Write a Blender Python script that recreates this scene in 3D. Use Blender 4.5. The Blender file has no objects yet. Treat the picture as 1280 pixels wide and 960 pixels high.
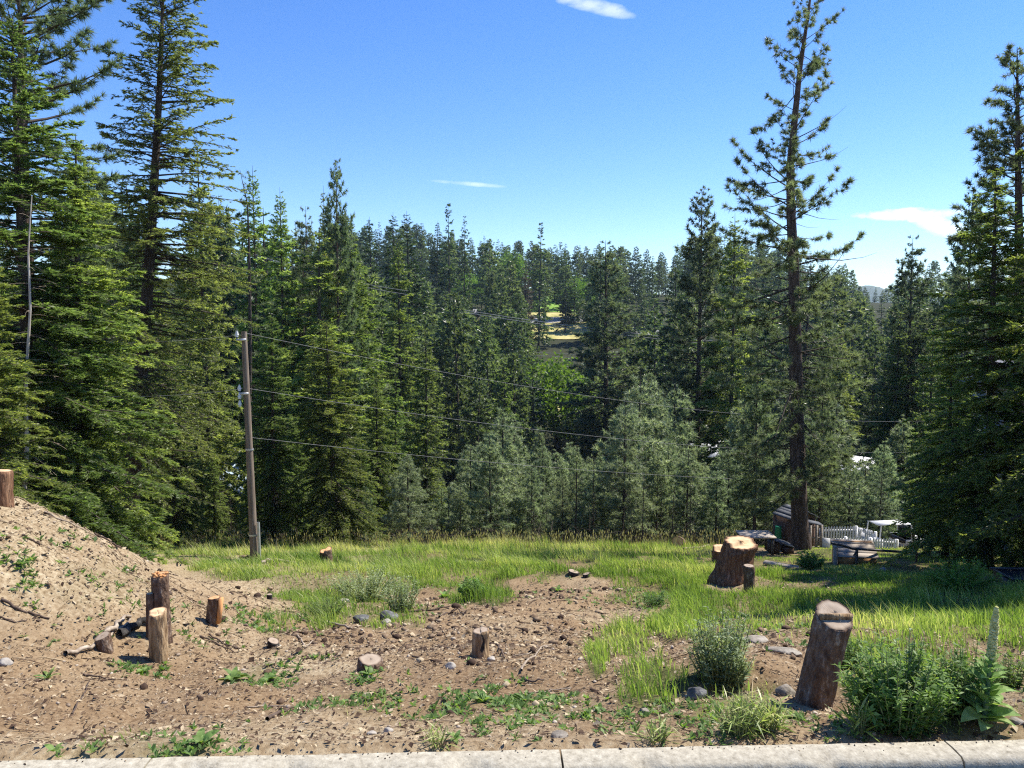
import bpy, math, random
import numpy as np
from mathutils import Vector, Matrix

scene = bpy.context.scene
col = scene.collection
rad = math.radians

# ------------------------------------------------------------------ camera
F_PX, CX, CY = 967.0, 640.0, 480.0        # focal length in photograph pixels
PITCH = math.atan(80.0 / F_PX)            # camera looks slightly down
EYE = np.array([0.0, 0.0, 1.65])
cam_d = bpy.data.cameras.new('camera')
cam = bpy.data.objects.new('camera', cam_d)
col.objects.link(cam)
cam.location = EYE
cam.rotation_euler = (math.pi / 2 - PITCH, 0, 0)
cam_d.sensor_width = 36.0
cam_d.lens = 36.0 * F_PX / 1280.0
cam_d.clip_start = 0.05
cam_d.clip_end = 20000
scene.camera = cam

# ------------------------------------------------------------------ light
SUN_EL, SUN_AZ = 54.0, 62.0               # azimuth clockwise from +Y (towards +X)
sl = bpy.data.lights.new('sun', 'SUN')
sl.energy = 5.0
sl.angle = rad(0.53)
sl.color = (1.0, 0.94, 0.84)
so = bpy.data.objects.new('sun', sl)
col.objects.link(so)
sdir = Vector((math.sin(rad(SUN_AZ)) * math.cos(rad(SUN_EL)), math.cos(rad(SUN_AZ)) * math.cos(rad(SUN_EL)), math.sin(rad(SUN_EL))))
so.rotation_euler = sdir.to_track_quat('Z', 'Y').to_euler()
so.location = (20, 20, 60)

world = bpy.data.worlds.new('World')
scene.world = world
world.use_nodes = True


def ray(px, py):
    f = np.array([0, math.cos(PITCH), -math.sin(PITCH)])
    u = np.array([0, math.sin(PITCH), math.cos(PITCH)])
    return f + np.array([1.0, 0, 0]) * (px - CX) / F_PX + u * (CY - py) / F_PX


def build_world():
    nt = world.node_tree
    nt.nodes.clear()
    N = nt.nodes.new
    L = nt.links.new
    out = N('ShaderNodeOutputWorld')
    bg = N('ShaderNodeBackground')
    bg.inputs['Strength'].default_value = 0.120
    sky = N('ShaderNodeTexSky')
    sky.sky_type = 'NISHITA'
    sky.sun_disc = False
    sky.sun_elevation = rad(SUN_EL)
    sky.sun_rotation = rad(SUN_AZ)
    sky.altitude = 800
    sky.air_density = 1.0
    sky.dust_density = 0.0
    sky.ozone_density = 3.5
    tc = N('ShaderNodeTexCoord')
    hs = N('ShaderNodeHueSaturation')
    hs.inputs['Saturation'].default_value = 1.27
    hs.inputs['Hue'].default_value = 0.512
    L(sky.outputs[0], hs.inputs['Color'])
    cur = hs.outputs[0]

    def math_n(op, a, b=None, clamp=False):
        n = N('ShaderNodeMath')
        n.operation = op
        n.use_clamp = clamp
        for i, v in enumerate((a, b)):
            if v is None:
                continue
            if isinstance(v, (int, float)):
                n.inputs[i].default_value = v
            else:
                L(v, n.inputs[i])
        return n.outputs[0]

    def dot(vec):
        n = N('ShaderNodeVectorMath')
        n.operation = 'DOT_PRODUCT'
        L(tc.outputs['Generated'], n.inputs[0])
        n.inputs[1].default_value = vec
        return n.outputs['Value']
    # thin cirrus wisps and one small fair-weather cloud, as directions in the sky
    for (px, py, wx, wy, tilt, amt, nsc) in ((1136, 268, 56, 8, -2, .9, 36), (1176, 282, 28, 12, -14, .7, 40), (1240, 275, 26, 6, -25, .6, 40),
                                             (742, 6, 46, 9, -16, .42, 22), (590, 230, 52, 3.2, -4, .34, 20)):
        c = ray(px, py)
        c = c / np.linalg.norm(c)
        r = np.cross(c, [0, 0, 1])
        r /= np.linalg.norm(r)
        u = np.cross(r, c)
        t = rad(tilt)
        r2 = r * math.cos(t) + u * math.sin(t)
        u2 = -r * math.sin(t) + u * math.cos(t)
        a, b = wx / F_PX, wy / F_PX
        dx = math_n('DIVIDE', dot(tuple(r2)), a)
        dy = math_n('DIVIDE', dot(tuple(u2)), b)
        # flat base: squeeze the lower half
        q = math_n('ADD', math_n('MULTIPLY', dx, dx), math_n('MULTIPLY', dy, dy))
        nz = N('ShaderNodeTexNoise')
        mp = N('ShaderNodeMapping')
        mp.inputs['Scale'].default_value = (1, 1, 2.4)
        L(tc.outputs['Generated'], mp.inputs[0])
        L(mp.outputs[0], nz.inputs['Vector'])
        nz.inputs['Scale'].default_value = nsc
        nz.inputs['Detail'].default_value = 7
        nz.inputs['Roughness'].default_value = 0.6
        nn = math_n('MULTIPLY', math_n('SUBTRACT', nz.outputs[0], 0.5), 3.0)
        m = math_n('SUBTRACT', math_n('ADD', 1.0, nn), q)
        m = math_n('MULTIPLY', m, 0.95, True)
        m = math_n('MULTIPLY', m, math_n('GREATER_THAN', dot(tuple(c)), 0.5))
        m = math_n('MULTIPLY', m, amt, True)
        mx = N('ShaderNodeMix')
        mx.data_type = 'RGBA'
        L(m, mx.inputs[0])
        L(cur, mx.inputs[6])
        mx.inputs[7].default_value = (7.6, 7.8, 8.2, 1)
        cur = mx.outputs[2]
    L(cur, bg.inputs['Color'])
    L(bg.outputs[0], out.inputs['Surface'])


build_world()
vs = scene.view_settings
vs.view_transform = 'Standard'
vs.look = 'None'
vs.gamma = 1.0
vs.exposure = 0.85
scene.render.engine = 'CYCLES'
cy = scene.cycles
cy.use_denoising = False
cy.filter_width = 1.2
cy.sample_clamp_indirect = 6
cy.max_bounces = 8
cy.diffuse_bounces = 3
cy.transmission_bounces = 4
cy.volume_bounces = 1
cy.transparent_max_bounces = 8

rng = np.random.default_rng(7)
random.seed(7)


# ------------------------------------------------------------------ numpy noise
def _hash(ix, iy, seed):
    h = (ix.astype(np.int64) * 374761393 + iy.astype(np.int64) * 668265263 + seed * 974634777) & 0x7fffffff
    h = ((h ^ (h >> 13)) * 1274126177) & 0x7fffffff
    h = (h ^ (h >> 16)) & 0xffff
    return h / 65535.0


def vnoise(x, y, seed=0):
    x = np.asarray(x, float)
    y = np.asarray(y, float)
    ix, iy = np.floor(x), np.floor(y)
    fx, fy = x - ix, y - iy
    fx = fx * fx * (3 - 2 * fx)
    fy = fy * fy * (3 - 2 * fy)
    a, b = _hash(ix, iy, seed), _hash(ix + 1, iy, seed)
    c, d = _hash(ix, iy + 1, seed), _hash(ix + 1, iy + 1, seed)
    return (a + (b - a) * fx) * (1 - fy) + (c + (d - c) * fx) * fy


def fbm(x, y, seed=0, oct=4):
    s, a, t = 0, 1.0, 0
    for k in range(oct):
        s = s + a * vnoise(x * 2 ** k, y * 2 ** k, seed + 17 * k)
        t += a
        a *= .5
    return s / t


def sstep(a, b, x):
    t = np.clip((np.asarray(x, float) - a) / (b - a), 0, 1)
    return t * t * (3 - 2 * t)


# ------------------------------------------------------------------ terrain
def _slope(py):
    r = ray(640, py)
    return r[2] / r[1]


_pts = [(0, -0.3), (2.6, -0.22), (3.02, -0.03)]
for (Y, py) in ((4, 885), (5, 849), (6.5, 813), (8, 787), (10, 765), (13, 741), (17, 716), (21, 698), (26, 688), (30, 681)):
    _pts.append((Y, 1.65 + _slope(py) * Y))
_pts += [(34, -8.9), (40, -10.8), (60, -15), (90, -19), (120, -19.2), (150, -16), (200, -9), (235, -2.6), (250, 0.6), (258, 1.9), (270, 3.9),
         (300, 8.5), (340, 13), (420, 17), (600, 6), (1000, -20), (2000, -40), (4000, -60)]
_pu = np.log(np.array([p[0] for p in _pts]) + 2)
_pz = np.array([p[1] for p in _pts])
_tu = np.linspace(_pu[0], _pu[-1], 3000)
_tz = np.interp(_tu, _pu, _pz)
_k = np.hanning(61)
_k /= _k.sum()
_tz2 = np.convolve(np.pad(_tz, 30, mode='edge'), _k, 'valid')
_tz = np.where(_tu < math.log(2 + 2.98), _tz, _tz2)
# kerb line: back edge seen at y 948 (left) to 922 (right), at height zero
def _hitz(px, py, z=0.0):
    r = ray(px, py)
    t = (z - EYE[2]) / r[2]
    return EYE + r * t
KA, KB = _hitz(0, 948), _hitz(1280, 922)
KSL = (KB[1] - KA[1]) / (KB[0] - KA[0])
KY0 = KA[1] - KSL * KA[0]
def kerb_y(X):
    return KY0 + KSL * X


def terr(X, Y, detail=True):
    X = np.asarray(X, float)
    Y = np.asarray(Y, float)
    Yk = Y - np.clip(KSL * X, -.4, .4) * np.clip(1 - (Y - 3) / 4, 0, 1)
    z = np.interp(np.log(np.clip(Yk, 0, None) + 2), _tu, _tz)
    # cut bank on the left
    S = sstep(0, 1, (-2.35 - X) / 3.2)
    W = sstep(3.9, 6.6, Y) * (1 - sstep(7.2, 12.5, Y))
    z = z + 1.54 * S * W
    # the far side stands higher on the left
    z = z + np.clip(-X, -200, 260) * 0.035 * sstep(110, 260, Y)
    if detail:
        near = 1 - sstep(14, 24, Y)
        edge = sstep(3.02, 3.4, Y)
        n = (fbm(X * .55, Y * .55, 3, 3) - .5) * .34 + (fbm(X * 1.9, Y * 1.9, 5, 4) - .5) * .14
        rough = sstep(.45, .62, fbm(X * .7 + 9, Y * .7, 21, 3))
        n = n + (fbm(X * 7, Y * 7, 9, 3) - .5) * (.035 + .05 * rough)
        z = z + n * near * edge + (fbm(X * .4 + 7, Y * .4, 15, 3) - .5) * .5 * sstep(9, 14, Y) * (1 - sstep(24, 29, Y)) + .30 * np.exp(-(((X - 1.35) / 1.6) ** 2 + ((Y - 15.6) / 1.5) ** 2))
        z = z + (fbm(X * .12, Y * .12, 11, 3) - .5) * 1.2 * sstep(30, 60, Y) + (fbm(X * .02, Y * .02, 13, 3) - .5) * 8 * sstep(60, 140, Y) * (1 - .8 * np.exp(-((X / np.maximum(Y, 1) - .06) / .06) ** 2))
        # hollow beside the silvery weed
        z = z - .16 * np.exp(-(((X - 1.28) / .3) ** 2 + ((Y - 4.35) / .16) ** 2)) + .12 * np.exp(-(((X - 1.5) / .45) ** 2 + ((Y - 5.1) / .4) ** 2))
    return z


def project(P):
    P = np.asarray(P, float) - EYE
    c, s = math.cos(PITCH), math.sin(PITCH)
    f = P[..., 1] * c - P[..., 2] * s
    u = P[..., 1] * s + P[..., 2] * c
    f = np.maximum(f, 1e-3)
    return CX + F_PX * P[..., 0] / f, CY - F_PX * u / f


def hit(px, py, y0=2.9):
    """the ground point seen at a photograph pixel"""
    r = ray(px, py)
    Ys = y0 * (400 / y0) ** np.linspace(0, 1, 2500)
    P = EYE + r[None, :] / r[1] * Ys[:, None]
    below = P[:, 2] <= terr(P[:, 0], P[:, 1])
    i = int(np.argmax(below)) if below.any() else len(Ys) - 1
    return np.array([P[i, 0], P[i, 1], float(terr(P[i, 0], P[i, 1]))])


def at(px, py, Y):
    r = ray(px, py)
    return EYE + r / r[1] * Y


# ------------------------------------------------------------------ mesh building
class MB:
    def __init__(s):
        s.V, s.F, s.T, s.M, s.n = [], [], [], [], 0
        s.ring = []

    def add(s, V, F, tint=0.5, mat=0):
        V = np.asarray(V, np.float32).reshape(-1, 3)
        F = np.asarray(F, np.int64)
        if F.ndim == 1:
            F = F[None, :]
        s.V.append(V)
        s.F.append(F + s.n)
        m = len(F)
        s.T.append(np.broadcast_to(np.asarray(tint, np.float32), (m,)).copy())
        s.M.append(np.full(m, mat, np.int32))
        s.n += len(V)
        return s

    def mesh(s, name, mats, smooth=False, point_attr=None):
        me = bpy.data.meshes.new(name)
        V = np.concatenate(s.V)
        loops = np.concatenate([f.ravel() for f in s.F]).astype(np.int32)
        sizes = np.concatenate([np.full(len(f), f.shape[1], np.int32) for f in s.F])
        starts = np.concatenate([[0], np.cumsum(sizes)[:-1]]).astype(np.int32)
        me.vertices.add(len(V))
        me.vertices.foreach_set('co', V.ravel())
        me.loops.add(len(loops))
        me.loops.foreach_set('vertex_index', loops)
        me.polygons.add(len(sizes))
        me.polygons.foreach_set('loop_start', starts)
        me.polygons.foreach_set('loop_total', sizes)
        me.polygons.foreach_set('material_index', np.concatenate(s.M))
        if smooth:
            me.polygons.foreach_set('use_smooth', np.ones(len(sizes), bool))
        a = me.attributes.new('tint', 'FLOAT', 'FACE')
        a.data.foreach_set('value', np.concatenate(s.T))
        for k, v in (point_attr or {}).items():
            a = me.attributes.new(k, 'FLOAT', 'POINT')
            a.data.foreach_set('value', np.asarray(v, np.float32))
        for m in (mats if isinstance(mats, (list, tuple)) else [mats]):
            me.materials.append(m)
        me.update(calc_edges=True)
        return me


def link(name, me, parent=None, loc=None, kind=None, rot=None):
    o = bpy.data.objects.new(name, me)
    col.objects.link(o)
    if parent is not None:
        o.parent = parent
    if loc is not None:
        o.location = loc
    if rot is not None:
        o.rotation_euler = rot
    if kind:
        o['kind'] = kind
    return o


def tag(o, label, cat, group=None, kind=None):
    o['label'] = label
    o['category'] = cat
    if group:
        o['group'] = group
    if kind:
        o['kind'] = kind
    return o


def thing(name, label, cat, loc=(0, 0, 0), rotz=0, group=None):
    o = bpy.data.objects.new(name, None)
    o.empty_display_size = .2
    col.objects.link(o)
    o.location = loc
    o.rotation_euler = (0, 0, rotz)
    return tag(o, label, cat, group)


def copy_tree(src, label=None, cat=None, group=None, loc=None, rotz=None, scale=None):
    c = src.copy()
    col.objects.link(c)
    for ch in list(src.children):
        d = ch.copy()
        col.objects.link(d)
        d.parent = c
        for g in list(ch.children):
            e = g.copy()
            col.objects.link(e)
            e.parent = d
    if label:
        tag(c, label, cat or c['category'], group)
    if loc is not None:
        c.location = loc
    if rotz is not None:
        c.rotation_euler = (0, 0, rotz)
    if scale is not None:
        c.scale = scale
    return c


def nrm(v):
    return v / np.maximum(np.linalg.norm(v, axis=-1, keepdims=True), 1e-9)


def tubes(P, R, sides=3):
    """P (n,K,3) centre lines, R (n,K) radii -> V, F"""
    P = np.asarray(P, float)
    R = np.asarray(R, float)
    n, K, _ = P.shape
    tan = np.empty_like(P)
    tan[:, 1:-1] = P[:, 2:] - P[:, :-2]
    tan[:, 0] = P[:, 1] - P[:, 0]
    tan[:, -1] = P[:, -1] - P[:, -2]
    tan = nrm(tan)
    main = nrm(P[:, -1] - P[:, 0])
    ref = np.where(np.abs(main[:, 2:3]) > .85, np.array([1.0, 0, 0]), np.array([0, 0, 1.0]))[:, None, :]
    e1 = nrm(np.cross(tan, np.broadcast_to(ref, tan.shape)))
    e2 = np.cross(tan, e1)
    a = np.linspace(0, 2 * math.pi, sides, endpoint=False)
    V = P[:, :, None, :] + R[:, :, None, None] * (np.cos(a)[None, None, :, None] * e1[:, :, None, :] + np.sin(a)[None, None, :, None] * e2[:, :, None, :])
    idx = np.arange(n * K * sides).reshape(n, K, sides)
    A, B = idx[:, :-1, :], idx[:, 1:, :]
    F = np.stack([A, np.roll(A, -1, 2), np.roll(B, -1, 2), B], -1).reshape(-1, 4)
    return V.reshape(-1, 3), F


def box_geo(c, s, rot=None):
    c = np.asarray(c, float)
    hx, hy, hz = np.asarray(s, float) / 2
    V = np.array([[-hx, -hy, -hz], [hx, -hy, -hz], [hx, hy, -hz], [-hx, hy, -hz], [-hx, -hy, hz], [hx, -hy, hz], [hx, hy, hz], [-hx, hy, hz]])
    if rot is not None:
        V = V @ np.array(rot).T
    F = [[0, 3, 2, 1], [4, 5, 6, 7], [0, 1, 5, 4], [1, 2, 6, 5], [2, 3, 7, 6], [3, 0, 4, 7]]
    return V + c, np.array(F)


def box(name, c, s, mat, parent=None, rot=None, tint=.5):
    m = MB()
    m.add(*box_geo(c, s, rot), tint)
    return link(name, m.mesh(name, mat), parent)


def rx(a):
    return [[1, 0, 0], [0, math.cos(a), -math.sin(a)], [0, math.sin(a), math.cos(a)]]
def ry(a):
    return [[math.cos(a), 0, math.sin(a)], [0, 1, 0], [-math.sin(a), 0, math.cos(a)]]
def rzm(a):
    return [[math.cos(a), -math.sin(a), 0], [math.sin(a), math.cos(a), 0], [0, 0, 1]]


# ------------------------------------------------------------------ materials
def newmat(name):
    m = bpy.data.materials.new(name)
    m.use_nodes = True
    nt = m.node_tree
    nt.nodes.clear()
    return m, nt, nt.nodes.new, nt.links.new


def rgba(c):
    return (c[0], c[1], c[2], 1)


def ramp(N, stops, interp='LINEAR'):
    r = N('ShaderNodeValToRGB')
    r.color_ramp.interpolation = interp
    e = r.color_ramp.elements
    while len(e) < len(stops):
        e.new(.5)
    for i, (p, c) in enumerate(stops):
        e[i].position = p
        e[i].color = rgba(c)
    return r


def foliage_mat(name, dark, mid, light, transl=.35, rough=.55, spec=.25, var=.14, tcol=(1.9, 2.0, .8)):
    m, nt, N, L = newmat(name)
    out = N('ShaderNodeOutputMaterial')
    at_ = N('ShaderNodeAttribute')
    at_.attribute_name = 'tint'
    oi = N('ShaderNodeObjectInfo')
    r = ramp(N, [(0, dark), (.5, mid), (1, light)])
    L(at_.outputs['Fac'], r.inputs[0])
    hsv = N('ShaderNodeHueSaturation')
    mr = N('ShaderNodeMapRange')
    mr.inputs['To Min'].default_value = 1 - var * 1.5
    mr.inputs['To Max'].default_value = 1 + var * 1.5
    L(oi.outputs['Random'], mr.inputs['Value'])
    L(mr.outputs[0], hsv.inputs['Value'])
    mm = N('ShaderNodeMath')
    mm.operation = 'MULTIPLY_ADD'
    L(oi.outputs['Random'], mm.inputs[0])
    mm.inputs[1].default_value = 7.31
    fr = N('ShaderNodeMath')
    fr.operation = 'FRACT'
    L(mm.outputs[0], fr.inputs[0])
    mr2 = N('ShaderNodeMapRange')
    mr2.inputs['To Min'].default_value = .5 - var * .13
    mr2.inputs['To Max'].default_value = .5 + var * .13
    L(fr.outputs[0], mr2.inputs['Value'])
    L(mr2.outputs[0], hsv.inputs['Hue'])
    L(r.outputs[0], hsv.inputs['Color'])
    p = N('ShaderNodeBsdfPrincipled')
    L(hsv.outputs[0], p.inputs['Base Color'])
    p.inputs['Roughness'].default_value = rough
    p.inputs['Specular IOR Level'].default_value = spec
    tr = N('ShaderNodeBsdfTranslucent')
    g = N('ShaderNodeMix')
    g.data_type = 'RGBA'
    g.blend_type = 'MULTIPLY'
    g.inputs[0].default_value = 1
    L(hsv.outputs[0], g.inputs[6])
    g.inputs[7].default_value = rgba(tcol)
    L(g.outputs[2], tr.inputs['Color'])
    ms = N('ShaderNodeMixShader')
    ms.inputs[0].default_value = transl
    L(p.outputs[0], ms.inputs[1])
    L(tr.outputs[0], ms.inputs[2])
    L(ms.outputs[0], out.inputs['Surface'])
    return m


def noise_mat(name, stops, scale=8, detail=6, rough=.85, bump=.3, bscale=None, stretch=(1, 1, 1), coord='Object', use_tint=0.0, spec=.2, metal=0, dist=.01, wrough=.6):
    m, nt, N, L = newmat(name)
    out = N('ShaderNodeOutputMaterial')
    p = N('ShaderNodeBsdfPrincipled')
    tc = N('ShaderNodeTexCoord')
    mp = N('ShaderNodeMapping')
    mp.inputs['Scale'].default_value = stretch
    L(tc.outputs[coord], mp.inputs[0])
    nz = N('ShaderNodeTexNoise')
    nz.inputs['Scale'].default_value = scale
    nz.inputs['Detail'].default_value = detail
    nz.inputs['Roughness'].default_value = wrough
    L(mp.outputs[0], nz.inputs['Vector'])
    fac = nz.outputs[0]
    if use_tint:
        a = N('ShaderNodeAttribute')
        a.attribute_name = 'tint'
        mm = N('ShaderNodeMath')
        mm.operation = 'MULTIPLY_ADD'
        L(a.outputs['Fac'], mm.inputs[0])
        mm.inputs[1].default_value = use_tint
        sb = N('ShaderNodeMath')
        sb.operation = 'SUBTRACT'
        L(fac, sb.inputs[0])
        sb.inputs[1].default_value = use_tint * .5
        L(sb.outputs[0], mm.inputs[2])
        fac = mm.outputs[0]
    r = ramp(N, stops)
    L(fac, r.inputs[0])
    L(r.outputs[0], p.inputs['Base Color'])
    p.inputs['Roughness'].default_value = rough
    p.inputs['Specular IOR Level'].default_value = spec
    p.inputs['Metallic'].default_value = metal
    if bump:
        b = N('ShaderNodeBump')
        b.inputs['Strength'].default_value = bump
        b.inputs['Distance'].default_value = dist
        n2 = N('ShaderNodeTexNoise')
        n2.inputs['Scale'].default_value = bscale or scale * 2
        n2.inputs['Detail'].default_value = 5
        L(mp.outputs[0], n2.inputs['Vector'])
        L(n2.outputs[0], b.inputs['Height'])
        L(b.outputs[0], p.inputs['Normal'])
    L(p.outputs[0], out.inputs['Surface'])
    return m


def ground_mat():
    m, nt, N, L = newmat('dirt_and_turf')
    out = N('ShaderNodeOutputMaterial')
    p = N('ShaderNodeBsdfPrincipled')
    tc = N('ShaderNodeTexCoord')

    def noise(sc, det=6, rg=.6, stretch=None):
        n = N('ShaderNodeTexNoise')
        n.inputs['Scale'].default_value = sc
        n.inputs['Detail'].default_value = det
        n.inputs['Roughness'].default_value = rg
        if stretch:
            mp = N('ShaderNodeMapping')
            mp.inputs['Scale'].default_value = stretch
            L(tc.outputs['Object'], mp.inputs[0])
            L(mp.outputs[0], n.inputs['Vector'])
        else:
            L(tc.outputs['Object'], n.inputs['Vector'])
        return n.outputs[0]

    def mix(f, a, b):
        x = N('ShaderNodeMix')
        x.data_type = 'RGBA'
        if isinstance(f, float):
            x.inputs[0].default_value = f
        else:
            L(f, x.inputs[0])
        for i, v in ((6, a), (7, b)):
            if isinstance(v, tuple):
                x.inputs[i].default_value = rgba(v)
            else:
                L(v, x.inputs[i])
        return x.outputs[2]

    def attr(n):
        a = N('ShaderNodeAttribute')
        a.attribute_name = n
        return a.outputs['Fac']

    def rampf(f, stops):
        r = ramp(N, stops)
        L(f, r.inputs[0])
        return r.outputs[0]
    big = rampf(noise(1.1, 5), [(.3, (0.164, 0.103, 0.055)), (.5, (0.242, 0.165, 0.094)), (.7, (0.312, 0.228, 0.135))])
    fine = rampf(noise(32.823, 5.063, 0.596), [(.32, (0.065, 0.037, 0.020)), (.45, (0.216, 0.144, 0.080)), (.58, (0.293, 0.210, 0.123)), (.72, (0.449, 0.354, 0.231))])
    dirt = mix(.55, big, fine)
    pale = rampf(noise(25.914, 5.063, 0.556), [(.3, (0.164, 0.113, 0.062)), (.48, (0.328, 0.249, 0.151)), (.68, (0.466, 0.388, 0.259))])
    dirt = mix(attr('pale'), dirt, pale)
    soil = rampf(noise(14, 5, .7), [(.3, (.05, .05, .02)), (.55, (.10, .10, .035)), (.75, (.20, .17, .08))])
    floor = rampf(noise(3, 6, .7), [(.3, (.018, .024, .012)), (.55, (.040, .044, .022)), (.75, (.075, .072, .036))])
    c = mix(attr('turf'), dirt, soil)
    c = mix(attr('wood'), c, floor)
    L(c, p.inputs['Base Color'])
    p.inputs['Roughness'].default_value = .95
    p.inputs['Specular IOR Level'].default_value = .1
    b = N('ShaderNodeBump')
    b.inputs['Strength'].default_value = .7
    b.inputs['Distance'].default_value = .025
    L(noise(45, 6, .75), b.inputs['Height'])
    L(b.outputs[0], p.inputs['Normal'])
    L(p.outputs[0], out.inputs['Surface'])
    return m


M = {}
M['fir'] = foliage_mat('fir_needles', (0.044, 0.072, 0.025), (0.136, 0.186, 0.060), (0.342, 0.389, 0.133), .56, .45, .45, tcol=(1.9, 2.0, .9))
M['fir_bright'] = foliage_mat('young_fir_needles', (0.049, 0.072, 0.027), (0.143, 0.185, 0.058), (0.302, 0.336, 0.118), .58, .45, .45, tcol=(1.65, 1.85, 1.0))
M['dfir'] = foliage_mat('douglas_fir_needles', (0.061, 0.079, 0.033), (0.168, 0.199, 0.075), (0.370, 0.394, 0.154), .56, .45, .45, tcol=(1.8, 1.9, .9))
M['darkfir'] = foliage_mat('dark_fir_needles', (0.014, 0.032, 0.021), (0.032, 0.057, 0.030), (0.076, 0.109, 0.053), .4, .45, .4)
M['pine'] = foliage_mat('pine_needles', (0.037, 0.054, 0.029), (0.099, 0.128, 0.068), (0.253, 0.281, 0.160), .44, .5, .4, tcol=(1.6, 1.8, 1.05))
M['ypine'] = foliage_mat('young_pine_needles', (0.077, 0.109, 0.066), (0.202, 0.242, 0.146), (0.426, 0.465, 0.305), .42, .5, .4, tcol=(1.6, 1.75, 1.1))
M['farfir'] = foliage_mat('distant_fir_needles', (0.021, 0.041, 0.025), (0.061, 0.099, 0.049), (0.169, 0.210, 0.095), .46, .45, .4)
M['farpine'] = foliage_mat('distant_pine_needles', (0.031, 0.054, 0.032), (0.084, 0.117, 0.067), (0.207, 0.245, 0.135), .46, .4, .5)
M['leaf'] = foliage_mat('broadleaf', (.06, .11, .02), (.12, .20, .035), (.20, .30, .06), .4)
M['willow'] = foliage_mat('grey_willow_leaves', (.08, .11, .07), (.14, .18, .11), (.22, .26, .17), .35)
M['deadneedle'] = foliage_mat('dead_needles', (.05, .035, .028), (.10, .07, .055), (.17, .13, .10), .2)
M['grass'] = foliage_mat('meadow_grass', (0.086, 0.148, 0.030), (0.240, 0.328, 0.073), (0.641, 0.592, 0.272), .40, .45, .4, 0, tcol=(1.45, 1.6, .8))
M['straw'] = foliage_mat('dry_grass', (0.178, 0.150, 0.079), (0.352, 0.303, 0.176), (0.557, 0.508, 0.351), .25, .6, .2, 0)
M['weed'] = foliage_mat('weed_leaves', (0.053, 0.093, 0.026), (0.119, 0.196, 0.051), (0.239, 0.330, 0.108), .38)
M['sage'] = foliage_mat('silvery_weed_leaves', (0.094, 0.131, 0.065), (0.209, 0.270, 0.143), (0.399, 0.460, 0.290), .32)
M['mull'] = foliage_mat('woolly_leaf', (.13, .20, .07), (.20, .30, .10), (.30, .40, .17), .36, .8, .1, .08)
M['spike'] = noise_mat('mullein_spike', [(.3, (.30, .30, .10)), (.5, (.55, .52, .20)), (.7, (.72, .66, .36))], 60, bump=.8, dist=.004)
M['stem'] = noise_mat('green_stem', [(.3, (.14, .16, .06)), (.7, (.26, .28, .13))], 20)
M['bark'] = noise_mat('dark_conifer_bark', [(.3, (.020, .016, .013)), (.5, (.050, .040, .033)), (.7, (.105, .088, .074))], 5, 8, stretch=(3, 3, .5), bump=.9, dist=.03)
M['pbark'] = noise_mat('ponderosa_bark', [(.3, (.028, .020, .016)), (.48, (.085, .060, .046)), (.7, (.17, .125, .10))], 4, 8, stretch=(3, 3, .6), bump=1, dist=.04)
M['pale_bark'] = noise_mat('bleached_wood', [(.3, (.24, .21, .18)), (.6, (.48, .44, .38))], 6, stretch=(3, 3, .4))
M['twig'] = noise_mat('branch_wood', [(.3, (.030, .023, .018)), (.7, (.095, .078, .064))], 10)
M['stumpbark'] = noise_mat('stump_bark', [(.28, (.028, .018, .012)), (.42, (.10, .058, .036)), (.56, (.17, .115, .08)), (.70, (.42, .36, .29))], 26, 9, stretch=(1, 1, .42), bump=1, dist=.03, bscale=40, wrough=.72)
M['redbark'] = noise_mat('furrowed_red_bark', [(.3, (0.041, 0.022, 0.013)), (.45, (0.162, 0.078, 0.043)), (.6, (0.284, 0.163, 0.094)), (.72, (0.486, 0.325, 0.213))], 13, 9, stretch=(2.160, 2.080, 0.175), bump=1, dist=.06, bscale=16, wrough=.68)
M['strip'] = noise_mat('stripped_trunk', [(.3, (.10, .058, .03)), (.45, (.25, .16, .085)), (.6, (.40, .29, .17)), (.75, (.52, .41, .27))], 20, 8, stretch=(1.6, 1.6, .3), bump=.9, dist=.02, wrough=.68)
M['char'] = noise_mat('charred_wood', [(.35, (.012, .011, .010)), (.6, (.05, .045, .04)), (.75, (.16, .15, .14))], 18, bump=1, dist=.02)
M['stick'] = noise_mat('weathered_stick', [(.3, (.15, .11, .08)), (.55, (.33, .27, .205)), (.75, (.50, .43, .34))], 14, stretch=(1, 1, 1))
M['dstick'] = noise_mat('dark_stick', [(.3, (.04, .026, .02)), (.6, (.12, .085, .064)), (.8, (.2, .155, .12))], 14)
M['rock'] = noise_mat('pale_stone', [(.3, (0.218, 0.190, 0.158)), (.5, (0.359, 0.327, 0.281)), (.7, (0.484, 0.448, 0.389))], 7, bump=.7, dist=.02)
M['drock'] = noise_mat('dark_stone', [(.3, (.04, .04, .042)), (.5, (.10, .10, .10)), (.7, (.26, .26, .26))], 9, bump=.9, dist=.03)
M['grock'] = noise_mat('grey_slab_stone', [(.3, (.13, .11, .085)), (.5, (.24, .21, .17)), (.7, (.36, .325, .27))], 12, bump=.7, dist=.02)
M['concrete'] = noise_mat('kerb_concrete', [(.28, (0.134, 0.116, 0.082)), (.42, (0.311, 0.278, 0.211)), (.58, (0.420, 0.382, 0.296)), (.74, (0.554, 0.515, 0.413))], 34, 10, rough=.92, bump=.55, bscale=120, dist=.004, wrough=.72)
M['asphalt'] = noise_mat('asphalt', [(.3, (.03, .03, .03)), (.7, (.075, .073, .07))], 90, bump=.6, dist=.004)
M['pole'] = noise_mat('pole_wood', [(.3, (.12, .092, .066)), (.5, (.21, .165, .125)), (.7, (.30, .25, .20))], 6, 8, stretch=(4, 4, .25), bump=.6)
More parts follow.
